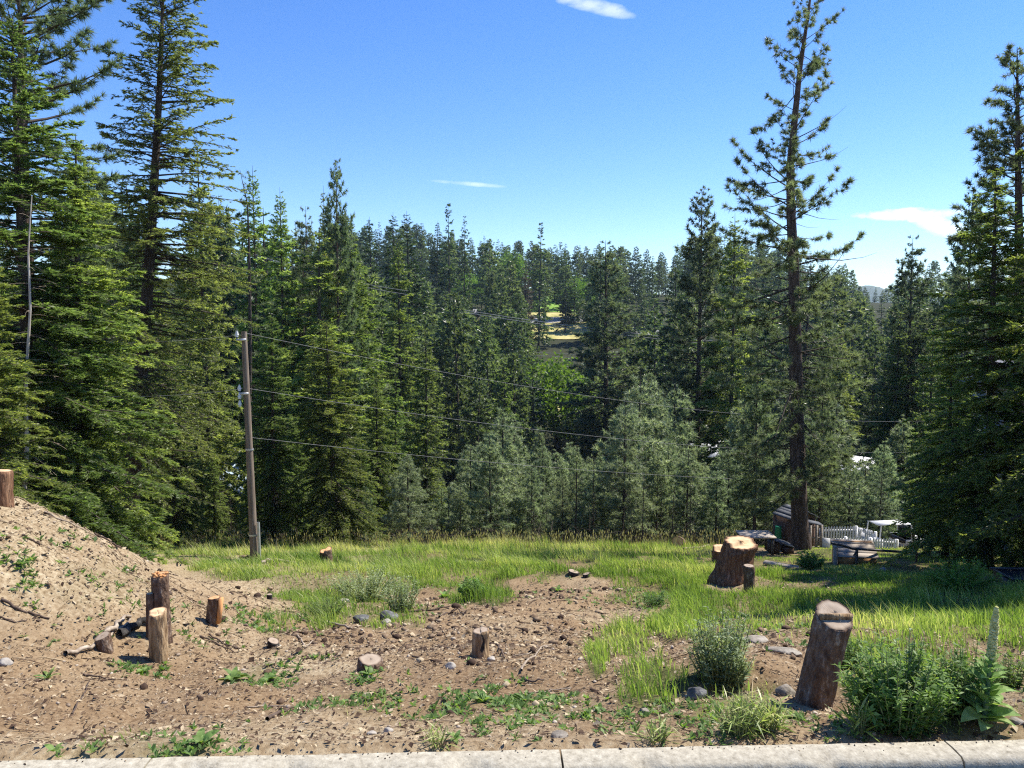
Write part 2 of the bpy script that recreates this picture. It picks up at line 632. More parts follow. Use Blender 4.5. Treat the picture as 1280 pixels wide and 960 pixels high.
M['wire'] = noise_mat('wire', [(.3, (.20, .20, .20)), (.7, (.30, .30, .30))], 5, bump=0, rough=.6)
M['white'] = noise_mat('white_paint', [(.3, (.66, .66, .65)), (.6, (.80, .80, .79))], 7, bump=.1)
M['porcelain'] = noise_mat('porcelain', [(.3, (.7, .7, .68)), (.7, (.8, .8, .8))], 5, rough=.25, bump=0, spec=.5)
M['shedwood'] = noise_mat('brown_shed_boards', [(.3, (.045, .027, .02)), (.5, (.10, .062, .045)), (.7, (.16, .10, .075))], 6, stretch=(4, 4, .5), use_tint=.3)
M['shingle'] = noise_mat('grey_shingles', [(.3, (0.060, 0.063, 0.069)), (.7, (0.132, 0.138, 0.150))], 8, use_tint=.3)
M['greywood'] = noise_mat('weathered_grey_plank', [(.3, (0.187, 0.155, 0.126)), (.5, (0.312, 0.266, 0.217)), (.7, (0.421, 0.370, 0.315))], 6, stretch=(0.312, 3.700, 3.500), use_tint=.35, bump=.5)
M['orangewood'] = noise_mat('stained_board', [(.3, (0.272, 0.145, 0.060)), (.6, (0.476, 0.264, 0.111)), (.8, (0.600, 0.357, 0.170))], 6, stretch=(0.600, 0.600, 0.600), use_tint=.3)
M['steel'] = noise_mat('dark_steel', [(.3, (.035, .032, .03)), (.7, (.09, .08, .075))], 12, rough=.5, spec=.4)
M['galv'] = noise_mat('galvanised', [(.3, (.42, .43, .44)), (.7, (.6, .61, .62))], 12, rough=.4, spec=.5, metal=.5)
M['green'] = noise_mat('green_plastic', [(.3, (.012, .13, .06)), (.7, (.02, .20, .095))], 4, rough=.45, bump=0)
M['black'] = noise_mat('black_plastic', [(.3, (.012, .012, .014)), (.7, (.03, .03, .034))], 5, rough=.4, bump=0, spec=.4)
M['glass'] = noise_mat('window_glass', [(.3, (.02, .025, .03)), (.7, (.05, .06, .07))], 2, rough=.08, bump=0, spec=.6)
M['siding'] = noise_mat('blue_grey_siding', [(.3, (.22, .24, .27)), (.7, (.33, .35, .38))], 5, stretch=(.5, .5, 4), use_tint=.25)
M['brownwall'] = noise_mat('brown_house_wall', [(.3, (.10, .075, .06)), (.7, (.17, .13, .105))], 2)
M['cream'] = noise_mat('pale_house_wall', [(.3, (.55, .53, .50)), (.7, (.70, .68, .65))], 2)
M['greyroof'] = noise_mat('grey_roofing', [(.3, (.17, .17, .18)), (.7, (.30, .30, .31))], 3)
M['whiteroof'] = noise_mat('white_metal_roof', [(.3, (.68, .70, .73)), (.7, (.80, .81, .83))], 3, rough=.5)
M['blueroof'] = noise_mat('pale_blue_roof', [(.3, (.42, .56, .70)), (.7, (.58, .70, .82))], 3, rough=.5)
M['soil'] = noise_mat('chips', [(.2, (0.048, 0.028, 0.018)), (.4, (0.142, 0.093, 0.056)), (.6, (0.266, 0.195, 0.123)), (.82, (0.418, 0.337, 0.220))], 20, 3, bump=0, use_tint=1.1)
M['pebble'] = noise_mat('pebbles', [(.25, (.10, .07, .05)), (.5, (.25, .19, .135)), (.8, (.42, .36, .28))], 20, 3, bump=0, use_tint=.9)
M['lawn'] = noise_mat('lawn', [(.3, (.13, .25, .03)), (.7, (.22, .36, .05))], .3, bump=0)
M['ygrass'] = noise_mat('dry_meadow', [(.3, (.26, .25, .07)), (.5, (.40, .36, .13)), (.7, (.52, .46, .22))], .25, bump=0)
M['farroad'] = noise_mat('pale_road', [(.3, (.28, .26, .25)), (.7, (.38, .36, .35))], .5, bump=0)
M['ground'] = ground_mat()
M['mountain'] = noise_mat('distant_wooded_mountain', [(.3, (.03, .05, .03)), (.7, (.07, .09, .05))], .01, bump=0, coord='Object')


def cutwood_mat(name, c0, c1, c2):
    m, nt, N, L = newmat(name)
    out = N('ShaderNodeOutputMaterial')
    p = N('ShaderNodeBsdfPrincipled')
    a = N('ShaderNodeAttribute')
    a.attribute_name = 'ring'
    tc = N('ShaderNodeTexCoord')
    nz = N('ShaderNodeTexNoise')
    nz.inputs['Scale'].default_value = 9
    nz.inputs['Detail'].default_value = 6
    L(tc.outputs['Object'], nz.inputs['Vector'])
    mm = N('ShaderNodeMath')
    mm.operation = 'MULTIPLY_ADD'
    L(nz.outputs[0], mm.inputs[0])
    mm.inputs[1].default_value = .12
    L(a.outputs['Fac'], mm.inputs[2])
    s = N('ShaderNodeMath')
    s.operation = 'MULTIPLY'
    L(mm.outputs[0], s.inputs[0])
    s.inputs[1].default_value = 75
    sn = N('ShaderNodeMath')
    sn.operation = 'SINE'
    L(s.outputs[0], sn.inputs[0])
    r1 = ramp(N, [(0, c1), (.8, c2), (.93, c1), (1, c0)])
    L(mm.outputs[0], r1.inputs[0])
    mx = N('ShaderNodeMix')
    mx.data_type = 'RGBA'
    mx.blend_type = 'MULTIPLY'
    mr = N('ShaderNodeMapRange')
    mr.inputs['From Min'].default_value = -1
    mr.inputs['To Min'].default_value = 0
    mr.inputs['To Max'].default_value = .5
    L(sn.outputs[0], mr.inputs['Value'])
    L(mr.outputs[0], mx.inputs[0])
    L(r1.outputs[0], mx.inputs[6])
    r2 = ramp(N, [(.35, (.45, .33, .22)), (.65, (1, 1, 1))])
    L(nz.outputs[0], r2.inputs[0])
    L(r2.outputs[0], mx.inputs[7])
    L(mx.outputs[2], p.inputs['Base Color'])
    p.inputs['Roughness'].default_value = .85
    b = N('ShaderNodeBump')
    b.inputs['Strength'].default_value = .5
    b.inputs['Distance'].default_value = .006
    L(nz.outputs[0], b.inputs['Height'])
    L(b.outputs[0], p.inputs['Normal'])
    L(p.outputs[0], out.inputs['Surface'])
    return m


M['cut'] = cutwood_mat('fresh_cut_wood', (.28, .17, .09), (.50, .33, .17), (.66, .49, .29))
M['oldcut'] = cutwood_mat('weathered_cut_wood', (0.133, 0.091, 0.059), (0.281, 0.213, 0.148), (0.367, 0.296, 0.222))
M['orangecut'] = cutwood_mat('orange_cut_wood', (.24, .11, .04), (.52, .25, .09), (.60, .38, .19))

# ================================================================== GROUND
def axis_vals(c0, c1, step, lo, hi, g):
    v = list(np.arange(c0, c1 + 1e-6, step))
    s, x = step, c1
    while x < hi:
        s *= g
        x += s
        v.append(x)
    s, x, w = step, c0, []
    while x > lo:
        s *= g
        x -= s
        w.append(x)
    return np.array(w[::-1] + v)


BND_X = [0, 90, 180, 250, 330, 400, 470, 560, 600, 660, 720, 800, 840, 870, 930, 1000, 1060, 1280]
BND_Y = [600, 655, 690, 712, 742, 764, 746, 750, 742, 722, 716, 727, 748, 785, 800, 800, 794, 800]


def turf_density(X, Y, Z):
    px, py = project(np.stack([X, Y, Z], -1))
    nb = (fbm(X * 1.3, Y * .9, 31, 3) - .5) * 46
    b = np.interp(px, BND_X, BND_Y) + nb
    d = sstep(-8, 14, b - py) * (.45 + .55 * sstep(.36, .56, fbm(X * .9 + 5, Y * .9, 35, 3)))
    d = d * (1 - .97 * sstep(0, 1, (-2.35 - X) / 1.6) * sstep(3, 4, Y) * (1 - sstep(10, 11.8, Y)))      # bank stays bare
    pn = fbm(X * 5, Y * 5, 33, 3)
    for (ex, ey, rx_, ry_, w) in ((748, 818, 14, 26, .9), (782, 802, 34, 20, .9), (822, 855, 48, 30, 1), (832, 785, 30, 18, .9), (868, 772, 30, 30, .9), (905, 830, 40, 40, .6),
                                  (925, 885, 55, 40, .55), (1140, 850, 90, 75, .85), (1110, 900, 50, 30, .35), (600, 745, 40, 14, .8),
                                  (405, 770, 40, 16, .8), (480, 770, 50, 18, .5), (690, 885, 40, 20, .25), (600, 885, 50, 18, .2), (440, 880, 40, 16, .2), (120, 728, 70, 30, .14),
                                  (345, 780, 25, 20, .3), (330, 845, 20, 12, .35), (720, 880, 30, 12, .3), (150, 925, 50, 14, .25), (230, 935, 60, 8, .5), (1265, 850, 30, 80, .35),
                                  (500, 900, 40, 12, .12), (790, 745, 35, 14, .35)):
        q = ((px - ex) / rx_) ** 2 + ((py - ey) / ry_) ** 2 + (pn - .5) * 2.4
        d = np.maximum(d, w * (1 - sstep(.5, 1.25, q)))
    # bare pockets: round the leaning stump, the slab by it, under the big stump
    for (ex, ey, rx_, ry_, w) in ((975, 815, 42, 26, .95), (1022, 890, 60, 26, .9), (1250, 855, 45, 30, .6), (905, 735, 26, 8, .8), (960, 690, 40, 6, .7), (880, 690, 45, 8, .35)):
        q = ((px - ex) / rx_) ** 2 + ((py - ey) / ry_) ** 2 + (pn - .5) * 1.2
        d = d * (1 - w * (1 - sstep(.6, 1.2, q)))
    return d * (Y > kerb_y(X) + .02)


xs = axis_vals(-6.6, 6.6, .055, -3500, 3500, 1.07)
ys = axis_vals(3.05, 12.0, .05, -90, 4200, 1.055)
ys = np.array([y for y in ys if y >= 3.0 or y < 2.2])
GX, GY = np.meshgrid(xs, ys)
GZ = terr(GX, GY)
GZ = np.where(GY < kerb_y(GX) + .06, np.minimum(GZ, -0.02), GZ)
GZ = np.where(GY < kerb_y(GX) - .1, -0.35, GZ)
turf = turf_density(GX, GY, GZ)
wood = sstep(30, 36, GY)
gpx, gpy = project(np.stack([GX, GY, GZ], -1))
pale = np.clip(.85 * sstep(0, 1, (-2.6 - GX) / 2) * sstep(4.6, 6, GY) + .9 * np.exp(-(((gpx - 395) / 75) ** 2 + ((gpy - 832) / 13) ** 2) ** 1.0) + .55 * sstep(.55, .7, fbm(GX * .8, GY * .8, 41, 3))
               + .7 * sstep(900, 935, gpy), 0, 1) * (1 - .8 * np.exp(-(((gpx - 560) / 130) ** 2 + ((gpy - 800) / 26) ** 2)))


def grid_obj(name, rows):
    a, b = rows
    nx, ny = len(xs), b - a
    V = np.stack([GX[a:b], GY[a:b], GZ[a:b]], -1).reshape(-1, 3)
    idx = np.arange(nx * ny).reshape(ny, nx)
    F = np.stack([idx[:-1, :-1], idx[:-1, 1:], idx[1:, 1:], idx[1:, :-1]], -1).reshape(-1, 4)
    m = MB().add(V, F)
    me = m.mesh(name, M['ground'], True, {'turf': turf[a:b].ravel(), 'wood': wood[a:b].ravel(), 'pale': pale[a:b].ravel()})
    return link(name, me, kind='structure')


split = int(np.searchsorted(ys, 36))
g1 = grid_obj('ground', (0, split + 1))
tag(g1, 'bare sloping dirt lot running down into a green meadow', 'ground', kind='structure')
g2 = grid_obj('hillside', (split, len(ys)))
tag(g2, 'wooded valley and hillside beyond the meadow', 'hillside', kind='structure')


# distant blue mountain
def mountain():
    n = 160
    xx = np.linspace(700, 2600, n)
    ridge = 105 + 50 * np.exp(-((xx - 1260) / 190) ** 2) + 35 * np.exp(-((xx - 1750) / 260) ** 2) + (fbm(xx * .01, xx * 0, 51, 4) - .5) * 40
    edge = sstep(700, 980, xx) * (1 - sstep(2300, 2600, xx))
    rows = []
    for k, (f, yy) in enumerate(((0, 2300), (.3, 2420), (.7, 2560), (1, 2700), (.6, 2900), (0, 3200))):
        rows.append(np.stack([xx, np.full(n, yy) + (fbm(xx * .008, xx * 0 + k, 53, 3) - .5) * 90, -60 + f * (ridge * edge + 20) + (fbm(xx * .02, xx * 0 + k * 3.3, 55, 3) - .5) * 22 * (0 < f < 1)], -1))
    V = np.stack(rows)
    idx = np.arange(V.shape[0] * n).reshape(-1, n)
    F = np.stack([idx[:-1, :-1], idx[:-1, 1:], idx[1:, 1:], idx[1:, :-1]], -1).reshape(-1, 4)
    o = link('mountain', MB().add(V.reshape(-1, 3), F).mesh('mountain', M['mountain'], True), kind='structure')
    tag(o, 'blue wooded mountain on the horizon between the pines', 'mountain', kind='structure')


mountain()

# ================================================================== ROAD + KERB
ang = math.atan(KSL)
kroot = bpy.data.objects.new('kerb', None)
col.objects.link(kroot)
tag(kroot, 'pale concrete kerb along the bottom edge of the dirt lot', 'kerb', kind='structure')
kroot.location = (0, KY0, 0)
kroot.rotation_euler = (0, 0, ang)


def kerb_section(x0, x1, seed):
    n = max(6, int((x1 - x0) / .03))
    xx = np.linspace(x0 + .004, x1 - .004, n)
    prof = [(0.0, -.22), (0.0, -.012), (-.012, -.002), (-.06, 0.0), (-.118, -.003), (-.135, -.014), (-.141, -.035), (-.155, -.16), (-.155, -.22)]
    rows = []
    for k, (yy, zz) in enumerate(prof):
        j = (fbm(xx * 14, xx * 0 + k * 1.7, seed, 4) - .5)
        chip = np.clip(fbm(xx * 6, xx * 0 + 3, seed + 5, 3) - .62, 0, 1) * .16 if k in (4, 5, 6) else 0
        rows.append(np.stack([xx, yy + j * .006 + chip * .5, np.full(n, zz) + j * .004 - chip * (k in (4, 5))], -1))
    V = np.stack(rows)
    idx = np.arange(len(prof) * n).reshape(-1, n)
    F = np.stack([idx[:-1, :-1], idx[1:, :-1], idx[1:, 1:], idx[:-1, 1:]], -1).reshape(-1, 4)
    m = MB().add(V.reshape(-1, 3), F)
    for e in (0, n - 1):
        ends = idx[:, e]
        m.add(V.reshape(-1, 3)[ends], [list(range(len(prof)))])
    return link('kerb_section', m.mesh('kerb_section', M['concrete'], False), kroot)


def kx(px, py):
    return _hitz(px, py)[0]


jo = sorted([kx(190, 946), kx(1180, 925), kx(-420, 952), kx(-1000, 960), kx(1800, 915), kx(700, 936) - .0, kx(2600, 900)])
jo = [-9] + jo + [9]
for i in range(len(jo) - 1):
    kerb_section(jo[i], jo[i + 1], 60 + i)

rd = MB()
nx, ny = 60, 12
rxx, ryy = np.meshgrid(np.linspace(-60, 60, nx), np.linspace(-7.5, -.165, ny))
V = np.stack([rxx, ryy, -.155 + .02 * np.abs(ryy) * .3], -1).reshape(-1, 3)
idx = np.arange(nx * ny).reshape(ny, nx)
rd.add(V, np.stack([idx[:-1, :-1], idx[:-1, 1:], idx[1:, 1:], idx[1:, :-1]], -1).reshape(-1, 4))
ro = link('road', rd.mesh('road', M['asphalt'], True), kind='structure', loc=(0, KY0, 0), rot=(0, 0, ang))
tag(ro, 'dark asphalt road in front of the kerb', 'road', kind='structure')


def patch(name, poly, mat, lift, label, y0=60):
    """a sheet on the terrain bounded by the ground points of a pixel polygon"""
    P = np.array([hit(a, b, y0) for a, b in poly])
    c = P.mean(0)
    n = 24
    B = []
    for i in range(len(P)):
        a, b = P[i], P[(i + 1) % len(P)]
        for k in range(n // len(P) + 1):
            B.append(a + (b - a) * k / (n // len(P) + 1))
    B = np.array(B)
    rows = []
    for s in np.linspace(0.02, 1, 7):
        Q = c + (B - c) * s
        rows.append(np.stack([Q[:, 0], Q[:, 1], terr(Q[:, 0], Q[:, 1]) + lift], -1))
    nb = len(B)
    V = np.concatenate(rows)
    F = []
    for r in range(6):
        for k in range(nb):
            k2 = (k + 1) % nb
            F.append([r * nb + k, (r + 1) * nb + k, (r + 1) * nb + k2, r * nb + k2])
    m = MB().add(V, np.array(F))
    o = link(name, m.mesh(name, mat, True), kind='structure')
    tag(o, label, name.replace('_', ' '), kind='structure')
    return o


patch('lawn', [(660, 391), (720, 391), (712, 371), (668, 371)], M['lawn'], .35, 'bright green lawn on the far hillside between the firs', 200)
patch('dry_verge', [(655, 396), (725, 396), (720, 391.3), (660, 391.3)], M['ygrass'], .3, 'dry yellow verge below the far lawn', 200)
patch('lane', [(650, 403), (740, 403), (725, 396.2), (655, 396.2)], M['farroad'], .33, 'pale lane crossing the far hillside below the lawn', 200)
patch('hill_meadow', [(660, 424), (740, 424), (735, 403.5), (655, 403.5)], M['ygrass'], .3, 'sunlit yellow green meadow below the far lane', 180)
patch('valley_meadow', [(690, 545), (745, 545), (740, 503), (695, 503)], M['ygrass'], .3, 'yellow meadow glimpsed down in the valley', 70)
patch('valley_lane', [(690, 501), (780, 501), (775, 488), (700, 488)], M['farroad'], .34, 'pale lane beside the valley meadow', 80)


# ================================================================== TREES
GOLD = 2.399963


def conifer(seed, H, Lf, nb, t0, t1=.985, elev=(-12, 35), droop=.22, upturn=.0, tw_sp=.1, tw_len=.35, m=12, bl=.1, bw=.03, mode='fir', axis=None, rt=.18,
            wood=True, whorl=0, s0=.12, tipt=.35, jit=.35, bare=0.0, tbase=0.5, rw=.018, elj=8, wg=.12, lv=(.62, 1.12)):
    """needle mesh, branch mesh and trunk mesh of one conifer standing at its own origin"""
    r = np.random.default_rng(seed)
    ax = axis if axis is not None else ((0, 0, 0), (H, r.normal(0, .01) * H, r.normal(0, .01) * H))
    az_, axx, axy = [np.array([a[i] for a in ax], float) for i in range(3)]
    AX = lambda z: (np.interp(z, az_, axx), np.interp(z, az_, axy))
    t = t0 + (t1 - t0) * np.sort(r.random(nb))
    if whorl:
        t = t0 + (t1 - t0) * (np.round((t - t0) / (t1 - t0) * whorl) / whorl)
        t = np.clip(t + r.normal(0, .12 / whorl, nb), t0, t1)
    az = np.arange(nb) * GOLD + r.normal(0, .4, nb)
    L = Lf(t, np.cos(az)) * r.uniform(lv[0], lv[1], nb)
    L = np.maximum(L, .05)
    tn = (t - t0) / (t1 - t0)
    el = np.radians(elev[0] + (elev[1] - elev[0]) * tn ** 1.3 + r.normal(0, elj, nb))
    out = np.stack([np.cos(az), np.sin(az), 0 * az], -1)
    side = np.stack([-np.sin(az), np.cos(az), 0 * az], -1)
    up = np.array([0, 0, 1.0])
    z0 = t * H
    bx, by = AX(z0)
    base = np.stack([bx, by, z0], -1)
    wig = r.normal(0, wg, nb)
    dr = droop * r.uniform(.5, 1.5, nb) * (1 - .5 * tn)

    def pos(i, s):
        return base[i] + out[i] * (L[i] * s * np.cos(el[i]))[:, None] + side[i] * (L[i] * wig[i] * s * s)[:, None] + up * (L[i] * (s * np.sin(el[i]) - dr[i] * s ** 2 + upturn * s ** 3))[:, None]

    def tan(i, s):
        return nrm(out[i] * np.cos(el[i])[:, None] + side[i] * (2 * wig[i] * s)[:, None] + up * (np.sin(el[i]) - 2 * dr[i] * s + 3 * upturn * s ** 2)[:, None])
    nt_ = np.maximum(2, (L * (1 - s0) / tw_sp * 2).astype(int))
    alive = r.random(nb) > bare
    ib = np.repeat(np.arange(nb)[alive], nt_[alive])
    n = len(ib)
    s = s0 + (1 - s0) * r.random(n) ** .85
    sg = r.choice([-1.0, 1.0], n)
    tip = r.random(n) < .06
    s[tip] = r.uniform(.93, 1.0, tip.sum())
    P = pos(ib, s)
    T = tan(ib, s)
    phi = np.radians(r.normal(52, 12, n))
    phi[tip] = r.normal(0, .25, tip.sum())
    rollv = nrm(side[ib] * sg[:, None] + up * r.normal(-.12, jit, n)[:, None])
    D = nrm(T * np.cos(phi)[:, None] + rollv * np.sin(phi)[:, None])
    tl = tw_len * (1.15 - s) ** .55 * (L[ib] / max(L.max(), 1e-6)) ** .35 * r.uniform(.55, 1.25, n)
    j = np.repeat(np.arange(n), m)
    N_ = len(j)
    if mode == 'fir':
        q = r.random(N_)
        psi = np.radians(r.normal(42, 14, N_))
        lat = nrm(np.cross(D[j], up) * r.choice([-1.0, 1.0], N_)[:, None] + up * r.normal(0.05, .45, N_)[:, None] + r.normal(0, .15, (N_, 3)))
        bend = -.10 * q[:, None] ** 2 * tl[j][:, None] * up
    else:
        q = np.where(r.random(N_) < .75, r.uniform(.7, 1.0, N_), r.uniform(.2, .8, N_))
        psi = np.radians(np.abs(r.normal(48, 26, N_)))
        lat = nrm(r.normal(0, 1, (N_, 3)))
        lat = nrm(lat - D[j] * (lat * D[j]).sum(1)[:, None])
        bend = 0
    Dd = D[j]
    B0 = P[j] + Dd * (q * tl[j])[:, None] + bend
    bd = nrm(Dd * np.cos(psi)[:, None] + lat * np.sin(psi)[:, None])
    ln = bl * r.uniform(.65, 1.3, N_) * (.4 + .6 * np.clip(L[ib] / (.4 * L.max()), 0, 1))[j]
    w = bw * r.uniform(.7, 1.3, N_) * (.5 + .5 * np.clip(L[ib] / (.4 * L.max()), 0, 1))[j]
    pr = nrm(np.cross(bd, r.normal(0, .75 if mode == 'fir' else 1.0, (N_, 3)) + (np.array([0, 0, 1.0]) if mode == 'fir' else np.array([0, 0, .5]))))
    V = np.empty((N_, 3, 3))
    V[:, 0] = B0 - pr * (w * .5)[:, None]
    V[:, 1] = B0 + pr * (w * .5)[:, None]
    V[:, 2] = B0 + bd * ln[:, None]
    clump = r.random(nb)[ib] * .45 + r.random(n) * .3
    tint = np.clip(clump[j] * (1 - tipt) + tipt * (s[j] * .6 + q * .5) + r.normal(0, .12, N_), 0, 1)
    mc = MB().add(V.reshape(-1, 3), np.arange(N_ * 3).reshape(-1, 3), tint)
    mw = None
    if wood:
        mw = MB()
        S = np.array([0, .3, .6, .85, 1.0])
        PP = np.stack([pos(np.arange(nb), np.full(nb, k)) for k in S], 1)
        RR = np.maximum(.003, rw * L[:, None] * (1.05 - S[None, :]))
        mw.add(*tubes(PP, RR, 3))
        # side twigs
        keep = r.random(n) < (1.0 if mode != 'fir' else .35)
        PP = np.stack([P[keep], P[keep] + D[keep] * tl[keep][:, None]], 1)
        mw.add(*tubes(PP, np.tile(np.array([[.006, .002]]), (keep.sum(), 1)) * max(1, tw_len / .3), 3))
    K = 16
    zz = np.concatenate([[-1.0, 0.0, .25, .7], np.linspace(1.6, H, K - 4)]) if H > 3 else np.linspace(-.4, H, K)
    cx, cy_ = AX(zz)
    cx = cx + np.interp(zz, np.linspace(0, H, 9), r.normal(0, .012 * rt / .18, 9))
    rr = rt * (1 - np.clip(zz, 0, H) / H) ** .8 * 1.0 + .008
    rr = rr * np.where(zz < .3, 1.25, 1)
    mt = MB()
    mt.add(*tubes(np.stack([cx, cy_, zz], -1)[None], rr[None], 10 if rt > .12 else 7))
    return mc, mw, mt


def proto(name, gen, cm, bm, wm=None):
    mc, mw, mt = gen
    return {'crown': mc.mesh(name + '_crown', cm), 'branches': mw.mesh(name + '_branches', wm or M['twig']) if mw else None, 'trunk': mt.mesh(name + '_trunk', bm, True)}


def plant_tree(p, name, label, cat, px, Y, top_y=None, H0=1.0, H=None, group=None, rot=None, w=1.0, base_px=None, sink=0):
    """stand a prototype (height H0) at column px, distance Y, with its tip at photograph row top_y"""
    X = float(at(px, 470, Y)[0])
    z = float(terr(X, Y)) - sink
    if H is None:
        H = float(at(px, top_y, Y)[2]) - z
    k = H / H0
    t = thing(name, label, cat, (X, Y, z), rng.uniform(0, 6.28) if rot is None else rot, group)
    t.scale = (k * w, k * w, k)
    for part in ('trunk', 'branches', 'crown'):
        if p.get(part):
            link(part, p[part], t)
    return t


def cone(R, tmax=.0, pw=.8, low=.75):
    """branch length from height fraction"""
    def f(t, ca):
        a = np.clip((1 - t) / (1 - tmax), 0, 1) ** pw
        return R * a * (low + (1 - low) * np.clip((t - tmax) * 6, 0, 1)) + .06
    return f


def lobes(ts, Ll, Lr):
    def f(t, ca):
        a = np.interp(t, ts, Ll)
        b = np.interp(t, ts, Lr)
        return a + (b - a) * (.5 + .5 * ca)
    return f


# ---- hero prototypes
P_FIR1 = proto('grand_fir', conifer(101, 14, cone(3.0, .05, .72), 300, .09, elev=(-20, 38), droop=.16, tw_sp=.062, tw_len=.44, m=16, bl=.095, bw=.036, elj=11, rt=.15), M['fir_bright'], M['bark'])
P_FIR2 = proto('broad_fir', conifer(102, 14, cone(3.2, .04, .70), 300, .07, elev=(-22, 30), droop=.18, tw_sp=.066, tw_len=.48, m=16, bl=.10, bw=.038, elj=12, rt=.17), M['fir'], M['bark'])
# ---- mid-distance
P_MF = [proto('spruce_fir', conifer(110 + k, 20, cone(3.3 + .3 * k, .03, .75 + .05 * k), 250, .08, elev=(-18, 35), droop=.14, tw_sp=.16, tw_len=.75, m=10, bl=.24, bw=.085, rt=.2, rw=.014), (M['fir'], M['dfir'], M['fir_bright'])[k], M['bark']) for k in range(3)]
P_MX = [proto('old_fir', conifer(170 + k, 20, (cone(3.0, .15, .6, .9), lobes([0, .25, .5, .75, 1], [2.2, 3.4, 2.6, 1.9, .2], [2.8, 2.4, 3.0, 1.4, .2]))[k], (170, 210)[k], (.16, .1)[k], elev=(-26, 25), droop=.16, tw_sp=.16, tw_len=.8, m=11, bl=.25, bw=.09, rt=.22, rw=.014, elj=15, wg=.25, bare=.15,
                                 lv=(.35, 1.2)), (M['dfir'], M['fir'])[k], M['bark']) for k in range(2)]
P_DK = proto('dark_fir', conifer(115, 20, cone(3.2, .03, .8), 230, .06, elev=(-20, 30), droop=.12, tw_sp=.18, tw_len=.75, m=9, bl=.26, bw=.1, rt=.2, rw=.014), M['darkfir'], M['bark'])
P_MP = [proto('mid_pine', conifer(120 + k, 20, lobes([0, .2, .4, .7, .9, 1], [1.6, 2.6, 2.8, 2.0, .9, .3], [1.8, 2.4, 2.9, 1.9, 1.0, .3]), 230, .16, elev=(-10, 45), droop=.1, upturn=.14, tw_sp=.25, tw_len=.5, m=20, elj=14,
                               bl=.30, bw=.062, mode='pine', rt=.22, whorl=24, s0=.3, rw=.018), M['pine'], M['pbark']) for k in range(2)]
P_YP = [proto('young_pine', conifer(130 + k, 6, lobes([0, .2, .35, .6, .85, 1], [1.0, 1.3, 1.35, 1.0, .5, .12], [1.0, 1.3, 1.35, 1.0, .5, .12]), 100, .20, elev=(-4, 50), droop=.06, upturn=.1, tw_sp=.14, tw_len=.26, m=16, elj=12,
                               bl=.19, bw=.032, mode='pine', rt=.065, whorl=14, s0=.22, rw=.012), M['ypine'], M['bark']) for k in range(4)]
# ---- far
P_FF = [proto('far_fir', conifer(140 + k, 20, cone(2.9 + .3 * k, .02, .8), 130, .05, elev=(-18, 30), droop=.12, tw_sp=.42, tw_len=.9, m=6, bl=.5, bw=.24, rt=.2, wood=False), (M['farfir'], M['darkfir'], M['farfir'])[k], M['bark']) for k in range(3)]
P_FP = [proto('far_pine', conifer(150 + k, 20, lobes([0, .25, .45, .75, .92, 1], [1.5, 2.6, 2.9, 2.1, 1.0, .3], [1.5, 2.7, 2.8, 2.0, 1.0, .3]), 130, .16, elev=(-8, 45), droop=.1, upturn=.1, tw_sp=.5, tw_len=.6, m=13, elj=12,
                               bl=.55, bw=.19, mode='pine', rt=.2, whorl=20, s0=.3, wood=False), M['farpine'], M['pbark']) for k in range(2)]


def px_axis(pts, Y, px0):
    """trunk centre line from photograph points (px, py) listed from base up, for a tree whose foot is at px0"""
    X0 = float(at(px0, 680, Y)[0])
    z0 = float(terr(X0, Y))
    out = []
    for (a, b) in pts:
        q = at(a, b, Y)
        out.append((q[2] - z0, q[0] - X0, 0.0))
    out.sort()
    return out, z0


# tall ponderosa right of centre
Yp = 25.0
ax, z0 = px_axis([(1007, 690), (1003, 560), (1000, 420), (996, 300), (993, 220), (1003, 110), (1012, 50), (1021, -5), (1026, -45)], Yp, 1007)
Hp = ax[-1][0]
tz = lambda y: (float(at(1000, y, Yp)[2]) - z0) / Hp
kpm = Yp / F_PX
hero = conifer(201, Hp, lobes([tz(640), tz(540), tz(470), tz(400), tz(330), tz(270), tz(200), tz(130), tz(50), tz(0), 1], np.array([50, 95, 130, 128, 112, 84, 62, 55, 40, 22, 8]) * kpm * 1.08,
                                   np.array([40, 75, 100, 100, 90, 76, 62, 66, 55, 22, 8]) * kpm * 1.08), 235, tz(610), elev=(-24, 45), droop=.2, upturn=.28, tw_sp=.15, tw_len=.30, m=38, bl=.18, bw=.021,
               mode='pine', axis=ax, rt=.27, whorl=0, s0=.3, bare=.15, rw=.013, elj=18, wg=.3, lv=(.35, 1.08))
plant_tree(proto('tall_ponderosa', hero, M['pine'], M['pbark']), 'ponderosa_pine', 'tall ponderosa pine with a bare lower trunk and sparse open crown beside the shed', 'tree', 1007, Yp, H=Hp, H0=Hp, rot=0)

# tall douglas fir at left
Yd = 24.0
ax, z0 = px_axis([(153, 672), (160, 560), (171, 420), (180, 280), (189, 150), (194, 0), (197, -60)], Yd, 153)
Hd = ax[-1][0]
tz = lambda y: (float(at(190, y, Yd)[2]) - z0) / Hd
kpm = Yd / F_PX
hero = conifer(202, Hd, lobes([tz(640), tz(560), tz(450), tz(340), tz(250), tz(160), tz(80), tz(0), 1], np.array([60, 70, 60, 62, 66, 68, 52, 42, 24]) * kpm, np.array([120, 128, 124, 124, 112, 98, 84, 66, 40]) * kpm), 430,
               tz(600), t1=.99, elev=(-14, 22), droop=.10, tw_sp=.105, tw_len=.42, m=15, bl=.085, bw=.032, axis=ax, rt=.26, rw=.014, s0=.15)
plant_tree(proto('tall_douglas_fir', hero, M['dfir'], M['bark']), 'douglas_fir', 'tall douglas fir with a dark trunk and open top rising out of frame at left', 'tree', 153, Yd, H=Hd, H0=Hd, rot=0)

